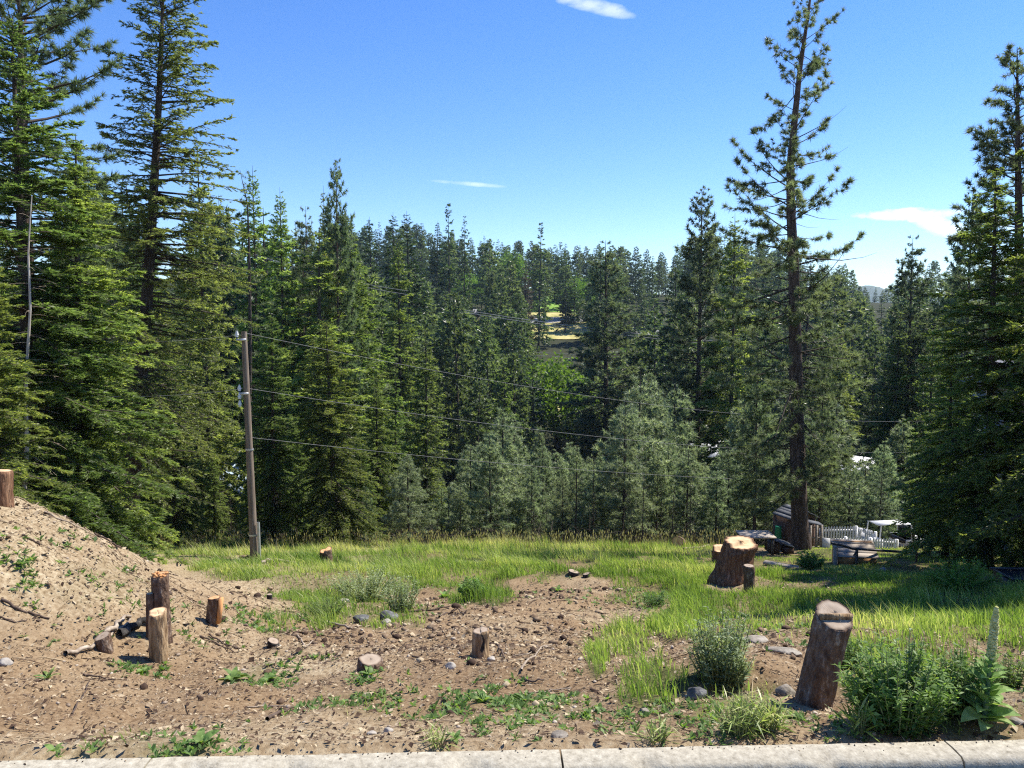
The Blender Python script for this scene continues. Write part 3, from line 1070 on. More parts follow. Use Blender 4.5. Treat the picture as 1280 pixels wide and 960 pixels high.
# dark pine at the far left, top out of frame
Yq = 19.0
ax, z0 = px_axis([(28, 640), (24, 400), (18, 200), (14, 60), (8, -80)], Yq, 28)
Hq = ax[-1][0]
tz = lambda y: (float(at(20, y, Yq)[2]) - z0) / Hq
kpm = Yq / F_PX
hero = conifer(203, Hq, lobes([tz(400), tz(300), tz(180), tz(100), tz(30), 1], np.array([60, 80, 90, 90, 80, 30]) * kpm, np.array([60, 110, 118, 112, 100, 40]) * kpm), 150, tz(400), elev=(-10, 40), droop=.14, upturn=.25, tw_sp=.13, tw_len=.28,
               elj=14, wg=.2, m=36, bl=.17, bw=.02, mode='pine', axis=ax, rt=.24, whorl=26, s0=.4, rw=.02)
plant_tree(proto('left_pine', hero, M['pine'], M['pbark']), 'ponderosa_pine', 'dark ponderosa pine behind the firs at the left edge, tufted boughs against the sky', 'tree', 28, Yq, H=Hq, H0=Hq, rot=0)

# pine at the right edge
Yr = 21.0
ax, z0 = px_axis([(1290, 700), (1286, 400), (1284, 200), (1284, 60)], Yr, 1290)
Hr = ax[-1][0]
tz = lambda y: (float(at(1280, y, Yr)[2]) - z0) / Hr
kpm = Yr / F_PX
hero = conifer(204, Hr, lobes([tz(420), tz(330), tz(220), tz(150), tz(110), 1], np.array([90, 75, 70, 50, 38, 14]) * kpm, np.array([70, 70, 60, 50, 35, 10]) * kpm), 120, tz(420), elev=(-8, 40), droop=.12, upturn=.2, tw_sp=.13, tw_len=.28,
               elj=14, wg=.2, m=36, bl=.17, bw=.02, mode='pine', axis=ax, rt=.22, whorl=22, s0=.3, rw=.02)
plant_tree(proto('right_pine', hero, M['pine'], M['pbark']), 'ponderosa_pine', 'pine at the right edge with tufted branch ends above the dark fir', 'tree', 1290, Yr, H=Hr, H0=Hr, rot=0)

# bent-top pine left of the pole
Yb = 40.0
ax, z0 = px_axis([(306, 640), (306, 400), (305, 300), (303, 250), (301, 225), (294, 212)], Yb, 306)
Hb = ax[-1][0]
hero = conifer(205, Hb, lobes([0, .3, .6, .8, .9, 1], [.8, 1.3, 1.1, .8, .3, .3], [.8, 1.3, 1.1, .7, .3, .3]), 75, .25, elev=(-8, 30), droop=.1, upturn=.15, tw_sp=.22, tw_len=.32, m=18, bl=.22, bw=.03, mode='pine', axis=ax, rt=.17, whorl=18, s0=.4, bare=.3)
plant_tree(proto('bent_pine', hero, M['pine'], M['bark']), 'pine_tree', 'thin dark pine with a bent over top just above the utility pole', 'tree', 306, Yb, H=Hb, H0=Hb, rot=0)

# ---- individually placed trees
near = [
    (P_FIR1, 14, 'fir_tree', 'leafy fir with light green boughs at the left edge above the dirt bank', 34, 16.0, 12, 1.3),
    (P_FIR2, 14, 'fir_tree', 'broad fir with hanging sunlit boughs between the left edge fir and the tall douglas fir', 92, 17.5, 165, 1.15),
    (P_FIR2, 14, 'fir_tree', 'fir crowding the far left edge behind the stump on the bank', -22, 13.5, 300, 1.15),
    (P_FIR1, 14, 'fir_tree', 'bright green young fir directly behind the utility pole', 337, 29.5, 392, 1.0),
    (P_FIR2, 14, 'fir_tree', 'bushy bright fir standing right of the utility pole above the small meadow stump', 416, 29.0, 400, 1.12),
    (P_FIR1, 14, 'fir_tree', 'full young fir at the right foot of the tall douglas fir', 214, 28.0, 425, .95),
    (P_MF[1], 20, 'fir_tree', 'olive green fir rising behind the right side of the tall douglas fir', 258, 36.0, 168, .72),
    (P_MF[0], 20, 'fir_tree', 'dense fir with a pointed tip behind the bent top pine', 322, 44.0, 207, .68),
    (P_MF[0], 20, 'fir_tree', 'narrow fir with an open spire between the bent pine and the tall pine', 355, 52.0, 234, .72),
    (P_MP[0], 20, 'pine_tree', 'dark round topped pine behind the narrow open spired fir', 386, 60.0, 258, .75),
    (P_MP[1], 20, 'pine_tree', 'tall thin pine with a knobbly top standing clear of the left ridge', 423, 46.0, 202, .58),
    (P_MF[1], 20, 'fir_tree', 'pale topped fir leaning close to the tall thin pine', 407, 50.0, 232, .55),
    (P_MF[2], 20, 'fir_tree', 'sloping light green fir to the right of the tall thin pine', 446, 52.0, 275, .85),
    (P_MF[1], 20, 'fir_tree', 'olive fir with a broad base behind the left end of the young pines', 531, 40.0, 405, .95),
    (P_MF[2], 20, 'fir_tree', 'slender fir left of the olive fir', 492, 42.0, 458, .8),
    (P_DK, 20, 'fir_tree', 'dark fir on the ridge below the thin cloud', 468, 120.0, 270, .9),
    (P_DK, 20, 'fir_tree', 'dark blue fir with a full crown right of the sloping light green fir', 492, 105.0, 266, 1.0),
    (P_DK, 20, 'fir_tree', 'second dark blue fir of the ridge pair', 516, 112.0, 264, .95),
    (P_MF[0], 20, 'fir_tree', 'fir standing in front of the dark ridge pair', 500, 75.0, 300, .9),
    (P_FF[0], 20, 'fir_tree', 'slim spire fir above the brown house roof', 563, 190.0, 252, .75),
    (P_FF[2], 20, 'fir_tree', 'short grey spire beside the slim spire fir', 580, 230.0, 268, .7),
    (P_DK, 20, 'fir_tree', 'small dark fir left of the slim spire fir', 545, 200.0, 276, .9),
    (P_FF[0], 20, 'fir_tree', 'dark pointed fir rising highest at the middle of the skyline', 673, 215.0, 277, .9),
    (P_MP[0], 20, 'pine_tree', 'big dark pine with a bare trunk foot right of the far lawn', 759, 92.0, 300, 1.25),
    (P_MP[1], 20, 'pine_tree', 'tall dark pine with twin tips left of the tall ponderosa', 873, 58.0, 238, .95),
    (P_MF[0], 20, 'fir_tree', 'dark fir between the twin tipped pine and the tall ponderosa', 915, 55.0, 266, .9),
    (P_DK, 20, 'fir_tree', 'shadowed fir low between the big dark pine and the twin tipped pine', 845, 85.0, 330, 1.1),
    (P_MP[0], 20, 'pine_tree', 'rounded pine on the skyline below the white cloud', 1136, 62.0, 293, .9),
    (P_MP[1], 20, 'pine_tree', 'open crowned pine touching the right side of the white cloud', 1207, 55.0, 235, .75),
    (P_MF[1], 20, 'fir_tree', 'mid green fir behind the right side of the tall ponderosa', 1050, 44.0, 395, .8),
    (P_MF[2], 20, 'fir_tree', 'light fir beside the white roof right of the tall ponderosa', 1118, 60.0, 385, .9),
    (P_FIR2, 14, 'fir_tree', 'large shadowed fir filling the right edge above the black tub', 1246, 17.5, 205, 1.12),
    (P_FIR2, 14, 'fir_tree', 'second shadowed fir with low hanging boughs near the white fence', 1192, 21.0, 430, 1.15),
    (P_FIR1, 14, 'fir_tree', 'fir cut off by the right edge of the view', 1322, 18.0, 60, .95),
    (P_FIR2, 14, 'fir_tree', 'tall fir mostly beyond the right edge of the view', 1408, 14.2, -330, .85),
    (P_MF[0], 20, 'fir_tree', 'dark fir in the gap behind the right hand firs', 1165, 40.0, 400, .9),
    (P_YP[0], 6, 'pine_tree', 'single young pine standing forward of the thicket on the meadow edge', 509, 28.0, 565, 1.15),
    (P_MP[0], 20, 'pine_tree', 'pine with a forked dark trunk just left of the tall ponderosa', 948, 32.0, 415, .75),
    (P_MP[1], 20, 'pine_tree', 'thin curved pine just right of the tall ponderosa', 1030, 31.0, 430, .7),
]
for (p, h0, nm, lab, px, Y, ty, w) in near:
    plant_tree(p, nm, lab, 'tree', px, Y, top_y=ty, H0=h0, w=w)

def zone(px):
    for lim, w in ((160, 'at the far left'), (312, 'left of the utility pole'), (470, 'just right of the utility pole'), (640, 'left of the far lawn'), (745, 'under the far lawn'), (860, 'behind the big dark pine'), (1000, 'left of the tall ponderosa'), (1150, 'right of the tall ponderosa')):
        if px < lim:
            return w
    return 'behind the right hand firs'


# young pine thicket along the far edge of the meadow
r = np.random.default_rng(31)
tops = lambda px: np.interp(px, [430, 500, 560, 620, 690, 740, 830, 900, 960, 1040, 1100, 1150], [590, 575, 560, 520, 505, 480, 475, 480, 500, 510, 505, 530])
k = 0
for i in range(100):
    px = 455 + 690 * ((i * .618034) % 1)
    Y = 32.5 + 19 * ((i * .7548) % 1)
    ty = tops(px) + (r.uniform(-15, 25) if i % 3 == 0 else r.uniform(10, 95))
    for (wa, wb, wy) in ((690, 765, 545), (866, 912, 556), (1060, 1114, 552)):
        if wa - 14 < px < wb + 14:
            ty = max(ty, wy + r.uniform(0, 40))
    if 985 < px < 1025 and Y < 34:
        continue
    plant_tree(P_YP[i % 4], 'young_pine', 'young grey green pine in the meadow thicket, ' + zone(px), 'tree', px, Y, top_y=ty, H0=6, w=r.uniform(.8, 1.15), group='young thicket pines ' + zone(px))
# small firs filling the left wood edge
for i, (px, Y, ty, w) in enumerate(((130, 27, 520, 1.2), (205, 32, 500, 1.1), (262, 31, 560, .9), (318, 33, 560, .9), (368, 34, 520, 1.0), (450, 33, 540, 1.0), (60, 24, 430, 1.1), (470, 36, 470, .9), (150, 31, 400, 1.0), (395, 37, 420, 1.0), (250, 40, 330, .9), (190, 38, 300, .9))):
    plant_tree((P_FIR1, P_FIR2)[i % 2], 'fir_tree', 'young fir in the shady wood edge left of the meadow', 'tree', px, Y, top_y=ty, H0=14, w=w, group='young firs along the left wood edge')

# forest on the valley sides
SK_X = [-200, 0, 120, 130, 200, 300, 345, 390, 430, 450, 500, 540, 600, 650, 700, 760, 830, 850, 900, 960, 1040, 1068, 1075, 1112, 1122, 1160, 1230, 1500]
SK_Y = [150, 170, 185, 190, 200, 225, 245, 262, 268, 280, 276, 282, 292, 296, 302, 306, 314, 300, 290, 300, 320, 335, 354, 354, 335, 325, 320, 300]
WIN = [(679, 712, 362, 424, 235), (704, 735, 486, 540, 140), (874, 904, 520, 550, 95), (1070, 1108, 515, 550, 75), (268, 300, 484, 510, 70), (563, 586, 340, 364, 235), (728, 756, 486, 508, 128)]
r = np.random.default_rng(41)
placed = 0
spots = []
STAGES = [('row', 165), ('slope', 90), ('mid', 70), ('left', 45), ('right', 34), ('near', 70), ('any', 105)]
cand = []
for st_, quota in STAGES:
    cand += [(st_, k, quota) for k in range(quota * (3 if st_ == 'row' else 14))]
done = {st_: 0 for st_, _ in STAGES}
for st_, ci, quota in cand:
    if done[st_] >= quota:
        continue
    if st_ == 'row':
        Y = r.uniform(300, 430)
        px = 410 + (ci % 101) * 7.9 + r.uniform(-4, 4)
    elif st_ == 'slope':
        Y, px = r.uniform(235, 400), r.uniform(400, 1130)
    elif st_ == 'mid':
        Y, px = r.uniform(72, 190), r.uniform(425, 690)
    elif st_ == 'left':
        Y, px = r.uniform(52, 110), r.uniform(100, 480)
    elif st_ == 'right':
        Y, px = r.uniform(58, 150), r.uniform(1035, 1260)
    elif st_ == 'near':
        px = r.uniform(-60, 1340)
        Y = r.uniform(72 if 470 < px < 1130 else 44, 118)
    else:
        Y = r.uniform(115, 260)
        px = r.uniform(600, 1200) if ci % 4 else r.uniform(150, 1290)
    X = float(at(px, 420, Y)[0])
    z = float(terr(X, Y))
    sk = np.interp(px, SK_X, SK_Y)
    if st_ == 'row':
        H = float(at(px, sk + r.uniform(-2, 16), Y)[2]) - z
    elif st_ == 'slope':
        H = float(at(px, sk + r.uniform(6, 46), Y)[2]) - z
    elif st_ == 'right':
        H = float(at(px, max(sk, 335) + r.uniform(8, 90), Y)[2]) - z
    elif st_ == 'left':
        H = float(at(px, sk + r.uniform(4, 70), Y)[2]) - z
    elif st_ == 'near':
        H = r.uniform(11, 25)
    else:
        H = r.uniform(14, 27)
    if H > 36:
        continue
    tpx, tpy = project(np.array([X, Y, z + H]))
    if tpy < sk - 3:
        tpy = sk + r.uniform(2, 40)
        H = float(at(px, tpy, Y)[2]) - z
    if H < 7:
        continue
    _, bpy_ = project(np.array([X, Y, z]))
    hw = H * .20 * F_PX / Y
    bad = False
    for (a, b, c, d, dist) in WIN:
        if Y < dist + 8 and px + hw > a and px - hw < b and tpy < d and bpy_ > c:
            bad = True
    for (qx, qy) in spots:
        if (qx - X) ** 2 + (qy - Y) ** 2 < (2.2 + (Y * .004 if st_ in ('row', 'slope') else Y * .008)) ** 2:
            bad = True
            break
    if bad:
        continue
    spots.append((X, Y))
    pine = r.random() < .5
    if Y < 75:
        p = P_MP[placed % 2] if pine else ((P_MF + P_MX)[placed % 5] if r.random() < .78 else P_DK)
    else:
        p = P_FP[placed % 2] if pine else P_FF[placed % 3]
    if Y < 110:
        lab, g = ('dark pine in the near valley wood', 'pines in the valley wood') if pine else ('tall fir in the near valley wood', 'firs in the valley wood')
    else:
        lab, g = ('small pine on the far hillside', 'pines on the far hillside') if pine else ('small fir on the far hillside', 'firs on the far hillside')
    tr = plant_tree(p, 'pine_tree' if pine else 'fir_tree', lab + ', ' + zone(px), 'tree', px, Y, H=H, H0=20, w=r.uniform(.8, 1.45) * (1.25 if H < 13 else 1), group=g + ' ' + zone(px))
    tr.rotation_euler = (r.normal(0, .022), r.normal(0, .022), r.uniform(0, 6.28))
    placed += 1
    done[st_] += 1


# broadleaf trees and shrubs in the valley
def broadleaf(seed, H, R, nclump, nleaf, ls, mat, trunk=True):
    r = np.random.default_rng(seed)
    d = nrm(r.normal(0, 1, (nclump, 3)))
    c = d * (r.random(nclump) ** .35)[:, None] * np.array([R, R, H * .38]) + np.array([0, 0, H * .60])
    c[:, 0] += np.where(r.random(nclump) < .3, r.normal(0, R * .25, nclump), 0)
    j = np.repeat(np.arange(nclump), nleaf)
    n = len(j)
    P = c[j] + r.normal(0, 1, (n, 3)) * R * .17
    a = nrm(r.normal(0, 1, (n, 3)))
    b = nrm(np.cross(a, r.normal(0, 1, (n, 3))))
    V = np.stack([P - a * ls, P + b * ls * .45, P + a * ls, P - b * ls * .45], 1)
    mc = MB().add(V.reshape(-1, 3), np.arange(n * 4).reshape(-1, 4), np.clip(r.random(nclump)[j] * .6 + r.random(n) * .4, 0, 1))
    mt = MB()
    mt.add(*tubes(np.array([[[0, 0, -.5], [0, 0, H * .3], [R * .08, 0, H * .7]]]), np.array([[R * .1, R * .075, R * .02]]), 7))
    for k in range(7):
        e = c[r.integers(nclump)]
        mt.add(*tubes(np.array([[[0, 0, H * .25], e * .6 + np.array([0, 0, H * .1]), e]]), np.array([[R * .05, R * .03, R * .01]]), 4))
    return {'crown': mc.mesh('leafy_crown', mat), 'branches': None, 'trunk': mt.mesh('leafy_trunk', M['bark'], True)}


P_BL = broadleaf(301, 8, 3.6, 140, 34, .22, M['leaf'])
P_WL = broadleaf(302, 6, 4.0, 150, 34, .20, M['willow'])
plant_tree(P_BL, 'broadleaf_tree', 'round bright green tree beside the far lawn', 'tree', 721, 262, top_y=350, H0=8, w=1.0)
plant_tree(P_BL, 'broadleaf_tree', 'lime green leafy tree low in the valley left of the big dark pine', 'tree', 697, 118, top_y=454, H0=8, w=.95)
plant_tree(P_WL, 'willow_tree', 'rounded grey green willow in the valley right of the big dark pine', 'tree', 790, 124, top_y=460, H0=6, w=1.25)
plant_tree(P_BL, 'broadleaf_tree', 'yellow green leafy tree by the brown house', 'tree', 585, 262, top_y=345, H0=8, w=.8)
plant_tree(P_BL, 'broadleaf_tree', 'light green leafy tree among the firs above the far lawn', 'tree', 637, 300, top_y=318, H0=8, w=.8)
plant_tree(P_BL, 'broadleaf_tree', 'leafy bush below the pine with yellow green leaves', 'tree', 812, 150, top_y=432, H0=8, w=1.1)
P_SP = proto('ornamental_spruce', conifer(160, 9, cone(2.3, .1, .8), 130, .18, elev=(-10, 25), droop=.08, tw_sp=.22, tw_len=.55, m=8, bl=.3, bw=.14, rt=.16), M['darkfir'], M['bark'])
plant_tree(P_SP, 'spruce_tree', 'small dark spruce standing alone on the far lawn by the lane', 'tree', 706, 238, top_y=360, H0=9, w=1.0)
P_DD = proto('dead_fir', conifer(161, 20, cone(2.8, .1, .85), 150, .15, elev=(-15, 20), droop=.1, tw_sp=.3, tw_len=.8, m=6, bl=.4, bw=.10, rt=.2), M['deadneedle'], M['bark'])
plant_tree(P_DD, 'dead_fir', 'brown dying fir left of the pointed skyline fir', 'tree', 656, 195, top_y=318, H0=20, w=.9)
P_DD2 = proto('bare_fir', conifer(162, 6, cone(1.1, .1, .85), 60, .3, elev=(-15, 20), droop=.1, tw_sp=.3, tw_len=.4, m=2, bl=.2, bw=.03, rt=.06), M['deadneedle'], M['bark'])

# pale dead trunk at the left edge
Ys = 15.0
ax, z0 = px_axis([(28, 640), (34, 565), (32, 480), (38, 390), (35, 310), (40, 245)], Ys, 28)
hs = ax[-1][0]
g = conifer(206, hs, lobes([0, .4, 1], [.5, .8, .3], [.7, .9, .3]), 60, .08, elev=(-5, 20), droop=.5, tw_sp=.3, tw_len=.3, m=1, bl=.04, bw=.004, axis=ax, rt=.042, rw=.008)
t = thing('dead_tree', 'thin pale dead trunk with bare drooping twigs at the left edge', 'tree', (float(at(28, 680, Ys)[0]), Ys, z0))
link('trunk', g[2].mesh('pale_trunk', M['pale_bark'], True), t)
link('branches', g[1].mesh('pale_branches', M['stick']), t, kind='stuff')
# thin dark saplings at the wood edge
P_SAP = conifer(207, 4.2, lobes([0, .4, 1], [.35, .6, .2], [.4, .6, .2]), 60, .15, elev=(-5, 25), droop=.25, tw_sp=.3, tw_len=.22, m=2, bl=.08, bw=.01, rt=.03, rw=.01)
sapm = {'crown': P_SAP[0].mesh('sapling_crown', M['deadneedle']), 'branches': P_SAP[1].mesh('sapling_branches', M['twig']), 'trunk': P_SAP[2].mesh('sapling_trunk', M['bark'], True)}
r = np.random.default_rng(77)
for i in range(46):
    px = 470 + 420 * ((i * .618034) % 1) if i < 34 else 120 + 260 * ((i * .618034) % 1)
    plant_tree(sapm, 'sapling', 'thin dark bare sapling in the shaded thicket at the back of the meadow', 'sapling', px, r.uniform(30.5, 36), H=r.uniform(1.2, 3.6), H0=4.2, w=r.uniform(.8, 1.4), group='bare saplings at the back of the meadow')

# ================================================================== GRASS AND LITTER
def blades(P, h, w, lean, seg=2, r=rng):
    n = len(P)
    a = r.uniform(0, math.pi, n)
    e = np.stack([np.cos(a), np.sin(a), 0 * a], -1)
    up = np.array([0, 0, 1.0])
    lv = np.concatenate([lean, np.zeros((n, 1))], 1)
    b0 = P - e * (w * .5)[:, None]
    b1 = P + e * (w * .5)[:, None]
    tip = P + up * (h * .92)[:, None] + lv * h[:, None]
    if seg == 1:
        return np.stack([b0, b1, tip], 1).reshape(-1, 3), [np.arange(n * 3).reshape(-1, 3)]
    mid = P + up * (h * .55)[:, None] + lv * (h * .28)[:, None]
    m0, m1 = mid - e * (w * .38)[:, None], mid + e * (w * .38)[:, None]
    V = np.stack([b0, b1, m1, m0, tip], 1).reshape(-1, 3)
    i = np.arange(n) * 5
    return V, [np.stack([i, i + 1, i + 2, i + 3], -1), np.stack([i + 3, i + 2, i + 4], -1)]


def scatter(n, x0, x1, y0, y1, r, widen=True):
    Y = np.sqrt(r.uniform(y0 ** 2, y1 ** 2, n)) if widen else r.uniform(y0, y1, n)
    s = r.uniform(x0, x1, n)
    return s * Y, Y


def grass_object(name, n, y0, y1, hfun, wfun, mat, label, seg, seed, power=1.0, tintf=None, hmin=0):
    r = np.random.default_rng(seed)
    X, Y = scatter(n, -.72, .72, y0, y1, r)
    Z = terr(X, Y)
    d = turf_density(X, Y, Z)
    keep = r.random(n) < d ** power
    X, Y, Z = X[keep], Y[keep], Z[keep]
    clump = fbm(X * 1.6, Y * 1.6, 71, 3)
    h = hfun(X, Y, r) * (.15 + 1.1 * clump + .75 * fbm(X * .45 + 2, Y * .6, 77, 3) ** 1.0) * np.clip(d[keep], .25, 1) ** .7 * (1 + .9 * sstep(.58, .8, vnoise(X * 2.2, Y * 2.2, 78))) * np.where((X / Y > .27) & (Y > 16.5), .32, np.where((X / Y > .36) & (Y > 13), .45, 1)) * (1 - .6 * np.exp(-(((X - 4.35) / 1.1) ** 2 + ((Y - 14.3) / 1.3) ** 2)))
    w = wfun(Y) * r.uniform(.7, 1.3, len(X))
    la = np.array([-.25, -.12]) + r.normal(0, .28, (len(X), 2))
    V, Fs = blades(np.stack([X, Y, Z - .01], -1), h, w, la, seg, r)
    patchv = fbm(X * .5, Y * .5, 73, 3)
    dry = sstep(18, 26, Y) * .5 + sstep(.48, .62, fbm(X * .22 + 4, Y * .5, 75, 3)) * .5
    if tintf is not None:
        dry = tintf(X, Y)
    t = np.clip(-.15 + .9 * patchv + .5 * dry + r.normal(0, .16, len(X)), 0, 1)
    m = MB()
    base = m.n
    m.add(V, Fs[0], t)
    for f in Fs[1:]:
        m.add(np.zeros((0, 3)), f - m.n + base, t) if False else None
    if len(Fs) > 1:
        m.F.append(Fs[1] + base)
        m.T.append(t.astype(np.float32))
        m.M.append(np.zeros(len(t), np.int32))
    o = link(name, m.mesh(name, mat), kind='stuff')
    tag(o, label, 'grass', kind='stuff')
    return len(X)


bandh = lambda X, Y, r: np.interp(Y, [3, 4.5, 6, 9, 13, 20, 31], [.09, .11, .13, .16, .175, .20, .20]) * r.uniform(.5, 1.3, len(X))
grass_object('grass', 42000, 3.0, 9.0, bandh, lambda Y: np.interp(Y, [3, 9], [.0055, .011]), M['grass'], 'bright green grass tufts and clumps on the near dirt', 2, 501, 1.2)
grass_object('meadow_grass', 150000, 9.0, 19.0, bandh, lambda Y: np.interp(Y, [9, 19], [.009, .016]), M['grass'], 'lush bright green meadow grass', 2, 502)
grass_object('tall_grass', 120000, 19.0, 34.0, bandh, lambda Y: np.interp(Y, [19, 34], [.020, .032]), M['grass'], 'yellowing tall grass at the back of the meadow', 1, 503)
grass_object('dry_grass', 15000, 9.0, 34.0, lambda X, Y, r: bandh(X, Y, r) * 1.25, lambda Y: np.interp(Y, [9, 34], [.008, .02]), M['straw'], 'pale dry seed stalks among the meadow grass', 1, 504)
r = np.random.default_rng(9)
# seed heads at the back edge
X, Y = scatter(1300, -.5, .3, 26, 32, r)
Z = terr(X, Y)
h = r.uniform(.35, .8, len(X))
V, Fs = blades(np.stack([X, Y, Z], -1), h, np.full(len(X), .018), r.normal(0, .1, (len(X), 2)), 1, r)
m = MB().add(V, Fs[0], r.random(len(X)) * .5)
P = np.stack([X, Y, Z + h * .86], -1)
e = np.array([.015, 0, 0])
u = np.array([0, 0, .06])
V = np.stack([P - u, P + e, P + u, P - e], 1).reshape(-1, 3)
m.add(V, np.arange(len(X) * 4).reshape(-1, 4), r.uniform(.3, 1, len(X)))
tag(link('seed_grass', m.mesh('seed_grass', M['straw']), kind='stuff'), 'tall seed head grass against the dark thicket', 'grass', kind='stuff')

# wood chips, bark bits and needles on the bare dirt
def litter(n, y0, y1, seed, lmin, lmax):
    r = np.random.default_rng(seed)
    X, Y = scatter(n, -.75, .75, y0, y1, r)
    Z = terr(X, Y)
    d = turf_density(X, Y, Z)
    rough = fbm(X * .9 + 3, Y * .9, 81, 3)
    keep = (r.random(n) < (1 - .75 * d)) & (Y > kerb_y(X) + .02) & (r.random(n) < .35 + 1.3 * sstep(.35, .65, rough))
    X, Y, Z = X[keep], Y[keep], Z[keep]
    n = len(X)
    a = r.uniform(0, math.pi * 2, n)
    tilt = r.normal(.1, .28, n)
    ln = r.uniform(lmin, lmax, n) * r.choice([.5, 1, 1, 1.8], n)
    w = ln * r.uniform(.12, .55, n)
    th = w * r.uniform(.2, .7, n)
    D = np.stack([np.cos(a) * np.cos(tilt), np.sin(a) * np.cos(tilt), np.sin(tilt)], -1)
    S = np.stack([-np.sin(a), np.cos(a), 0 * a], -1)
    U = np.cross(D, S)
    P = np.stack([X, Y, Z + th * .4], -1)
    c = []
    for sx, sy, sz in ((-1, -1, -1), (1, -.7, -1), (1, .6, -1), (-1, 1, -1), (-.8, -.6, 1), (.8, -.4, 1), (.9, .4, 1), (-.8, .7, 1)):
        c.append(P + D * (ln * .5 * sx)[:, None] + S * (w * .5 * sy)[:, None] + U * (th * .5 * sz)[:, None])
    V = np.stack(c, 1).reshape(-1, 3)
    i = (np.arange(n) * 8)[:, None]
    F = np.concatenate([i + np.array(q) for q in ([4, 5, 6, 7], [0, 1, 5, 4], [1, 2, 6, 5], [2, 3, 7, 6], [3, 0, 4, 7])])
    t = np.clip(np.where(r.random(n) < .4, r.normal(.12, .12, n), r.normal(.62, .22, n)), 0, 1)
    return MB().add(V, F, np.tile(t, 5))


def chips(n, y0, y1, seed, lmin, lmax):
    """thin bent flakes and needles of wood"""
    r = np.random.default_rng(seed)
    X, Y = scatter(n, -.75, .75, y0, y1, r)
    keep = (r.random(n) < (1 - .7 * turf_density(X, Y, terr(X, Y)))) & (Y > kerb_y(X) + .02)
    X, Y = X[keep], Y[keep]
    Z = terr(X, Y)
    n = len(X)
    a = r.uniform(0, math.pi * 2, n)
    ln = r.uniform(lmin, lmax, n) * r.choice([.5, .8, 1, 2.2], n)
    w = np.where(r.random(n) < .45, ln * r.uniform(.05, .12, n), ln * r.uniform(.25, .7, n))
    D = np.stack([np.cos(a), np.sin(a), r.normal(.05, .3, n)], -1)
    S = np.stack([-np.sin(a), np.cos(a), r.normal(0, .3, n)], -1)
    P = np.stack([X, Y, Z + .004 + ln * .1], -1)
    U = np.array([0, 0, 1.0])
    V = np.stack([P - D * (ln * .5)[:, None], P - S * (w * .5)[:, None] + U * (w * .3)[:, None], P + D * (ln * .5)[:, None], P + S * (w * .5)[:, None] + U * (w * .1)[:, None]], 1)
    i = (np.arange(n) * 4)[:, None]
    F = np.concatenate([i + np.array([0, 1, 2]), i + np.array([0, 2, 3])])
    t = np.clip(np.where(r.random(n) < .5, r.normal(.22, .16, n), r.normal(.66, .2, n)), 0, 1)
    return MB().add(V.reshape(-1, 3), F, np.tile(t, 2))


tag(link('bark_litter', chips(95000, 3.0, 8.0, 601, .006, .02).mesh('bark_litter', M['soil']), kind='stuff'), 'scattered bark chips and needles on the near dirt', 'litter', kind='stuff')
tag(link('wood_litter', chips(60000, 6.0, 15.0, 604, .012, .038).mesh('wood_litter', M['soil']), kind='stuff'), 'scattered wood flakes across the middle of the lot', 'litter', kind='stuff')
tag(link('wood_debris', litter(5500, 3.2, 14, 602, .010, .04).mesh('wood_debris', M['soil']), kind='stuff'), 'coarse clods and broken wood across the lot', 'debris', kind='stuff')


def icos():
    t = (1 + 5 ** .5) / 2
    V = nrm(np.array([[-1, t, 0], [1, t, 0], [-1, -t, 0], [1, -t, 0], [0, -1, t], [0, 1, t], [0, -1, -t], [0, 1, -t], [t, 0, -1], [t, 0, 1], [-t, 0, -1], [-t, 0, 1]], float))
    F = np.array([[0, 11, 5], [0, 5, 1], [0, 1, 7], [0, 7, 10], [0, 10, 11], [1, 5, 9], [5, 11, 4], [11, 10, 2], [10, 7, 6], [7, 1, 8], [3, 9, 4], [3, 4, 2], [3, 2, 6], [3, 6, 8], [3, 8, 9], [4, 9, 5], [2, 4, 11], [6, 2, 10], [8, 6, 7], [9, 8, 1]])
    return V, F


IV, IF = icos()


def pebbles(n, seed):
    r = np.random.default_rng(seed)
    X, Y = scatter(n, -.75, .75, 3.05, 9, r)
    Z = terr(X, Y)
    keep = (turf_density(X, Y, Z) < .5) & (Y > kerb_y(X) + .03)
    X, Y, Z = X[keep], Y[keep], Z[keep]
    n = len(X)
    s = .004 + .012 * r.random(n) ** 5 * np.interp(Y, [3, 9], [1, 2])
    sc = s[:, None, None] * r.uniform(.6, 1.3, (n, 1, 3)) * np.array([1, 1, .7])
    V = IV[None] * sc * r.uniform(.8, 1.2, (n, 12, 1)) + np.stack([X, Y, Z + s * .3], -1)[:, None, :]
    F = (np.arange(n) * 12)[:, None, None] + IF[None]
    return MB().add(V.reshape(-1, 3), F.reshape(-1, 3), np.repeat(r.random(n), 20))


tag(link('gravel', pebbles(2600, 603).mesh('gravel', M['pebble'], False), kind='stuff'), 'small loose stones in the near dirt', 'gravel', kind='stuff')

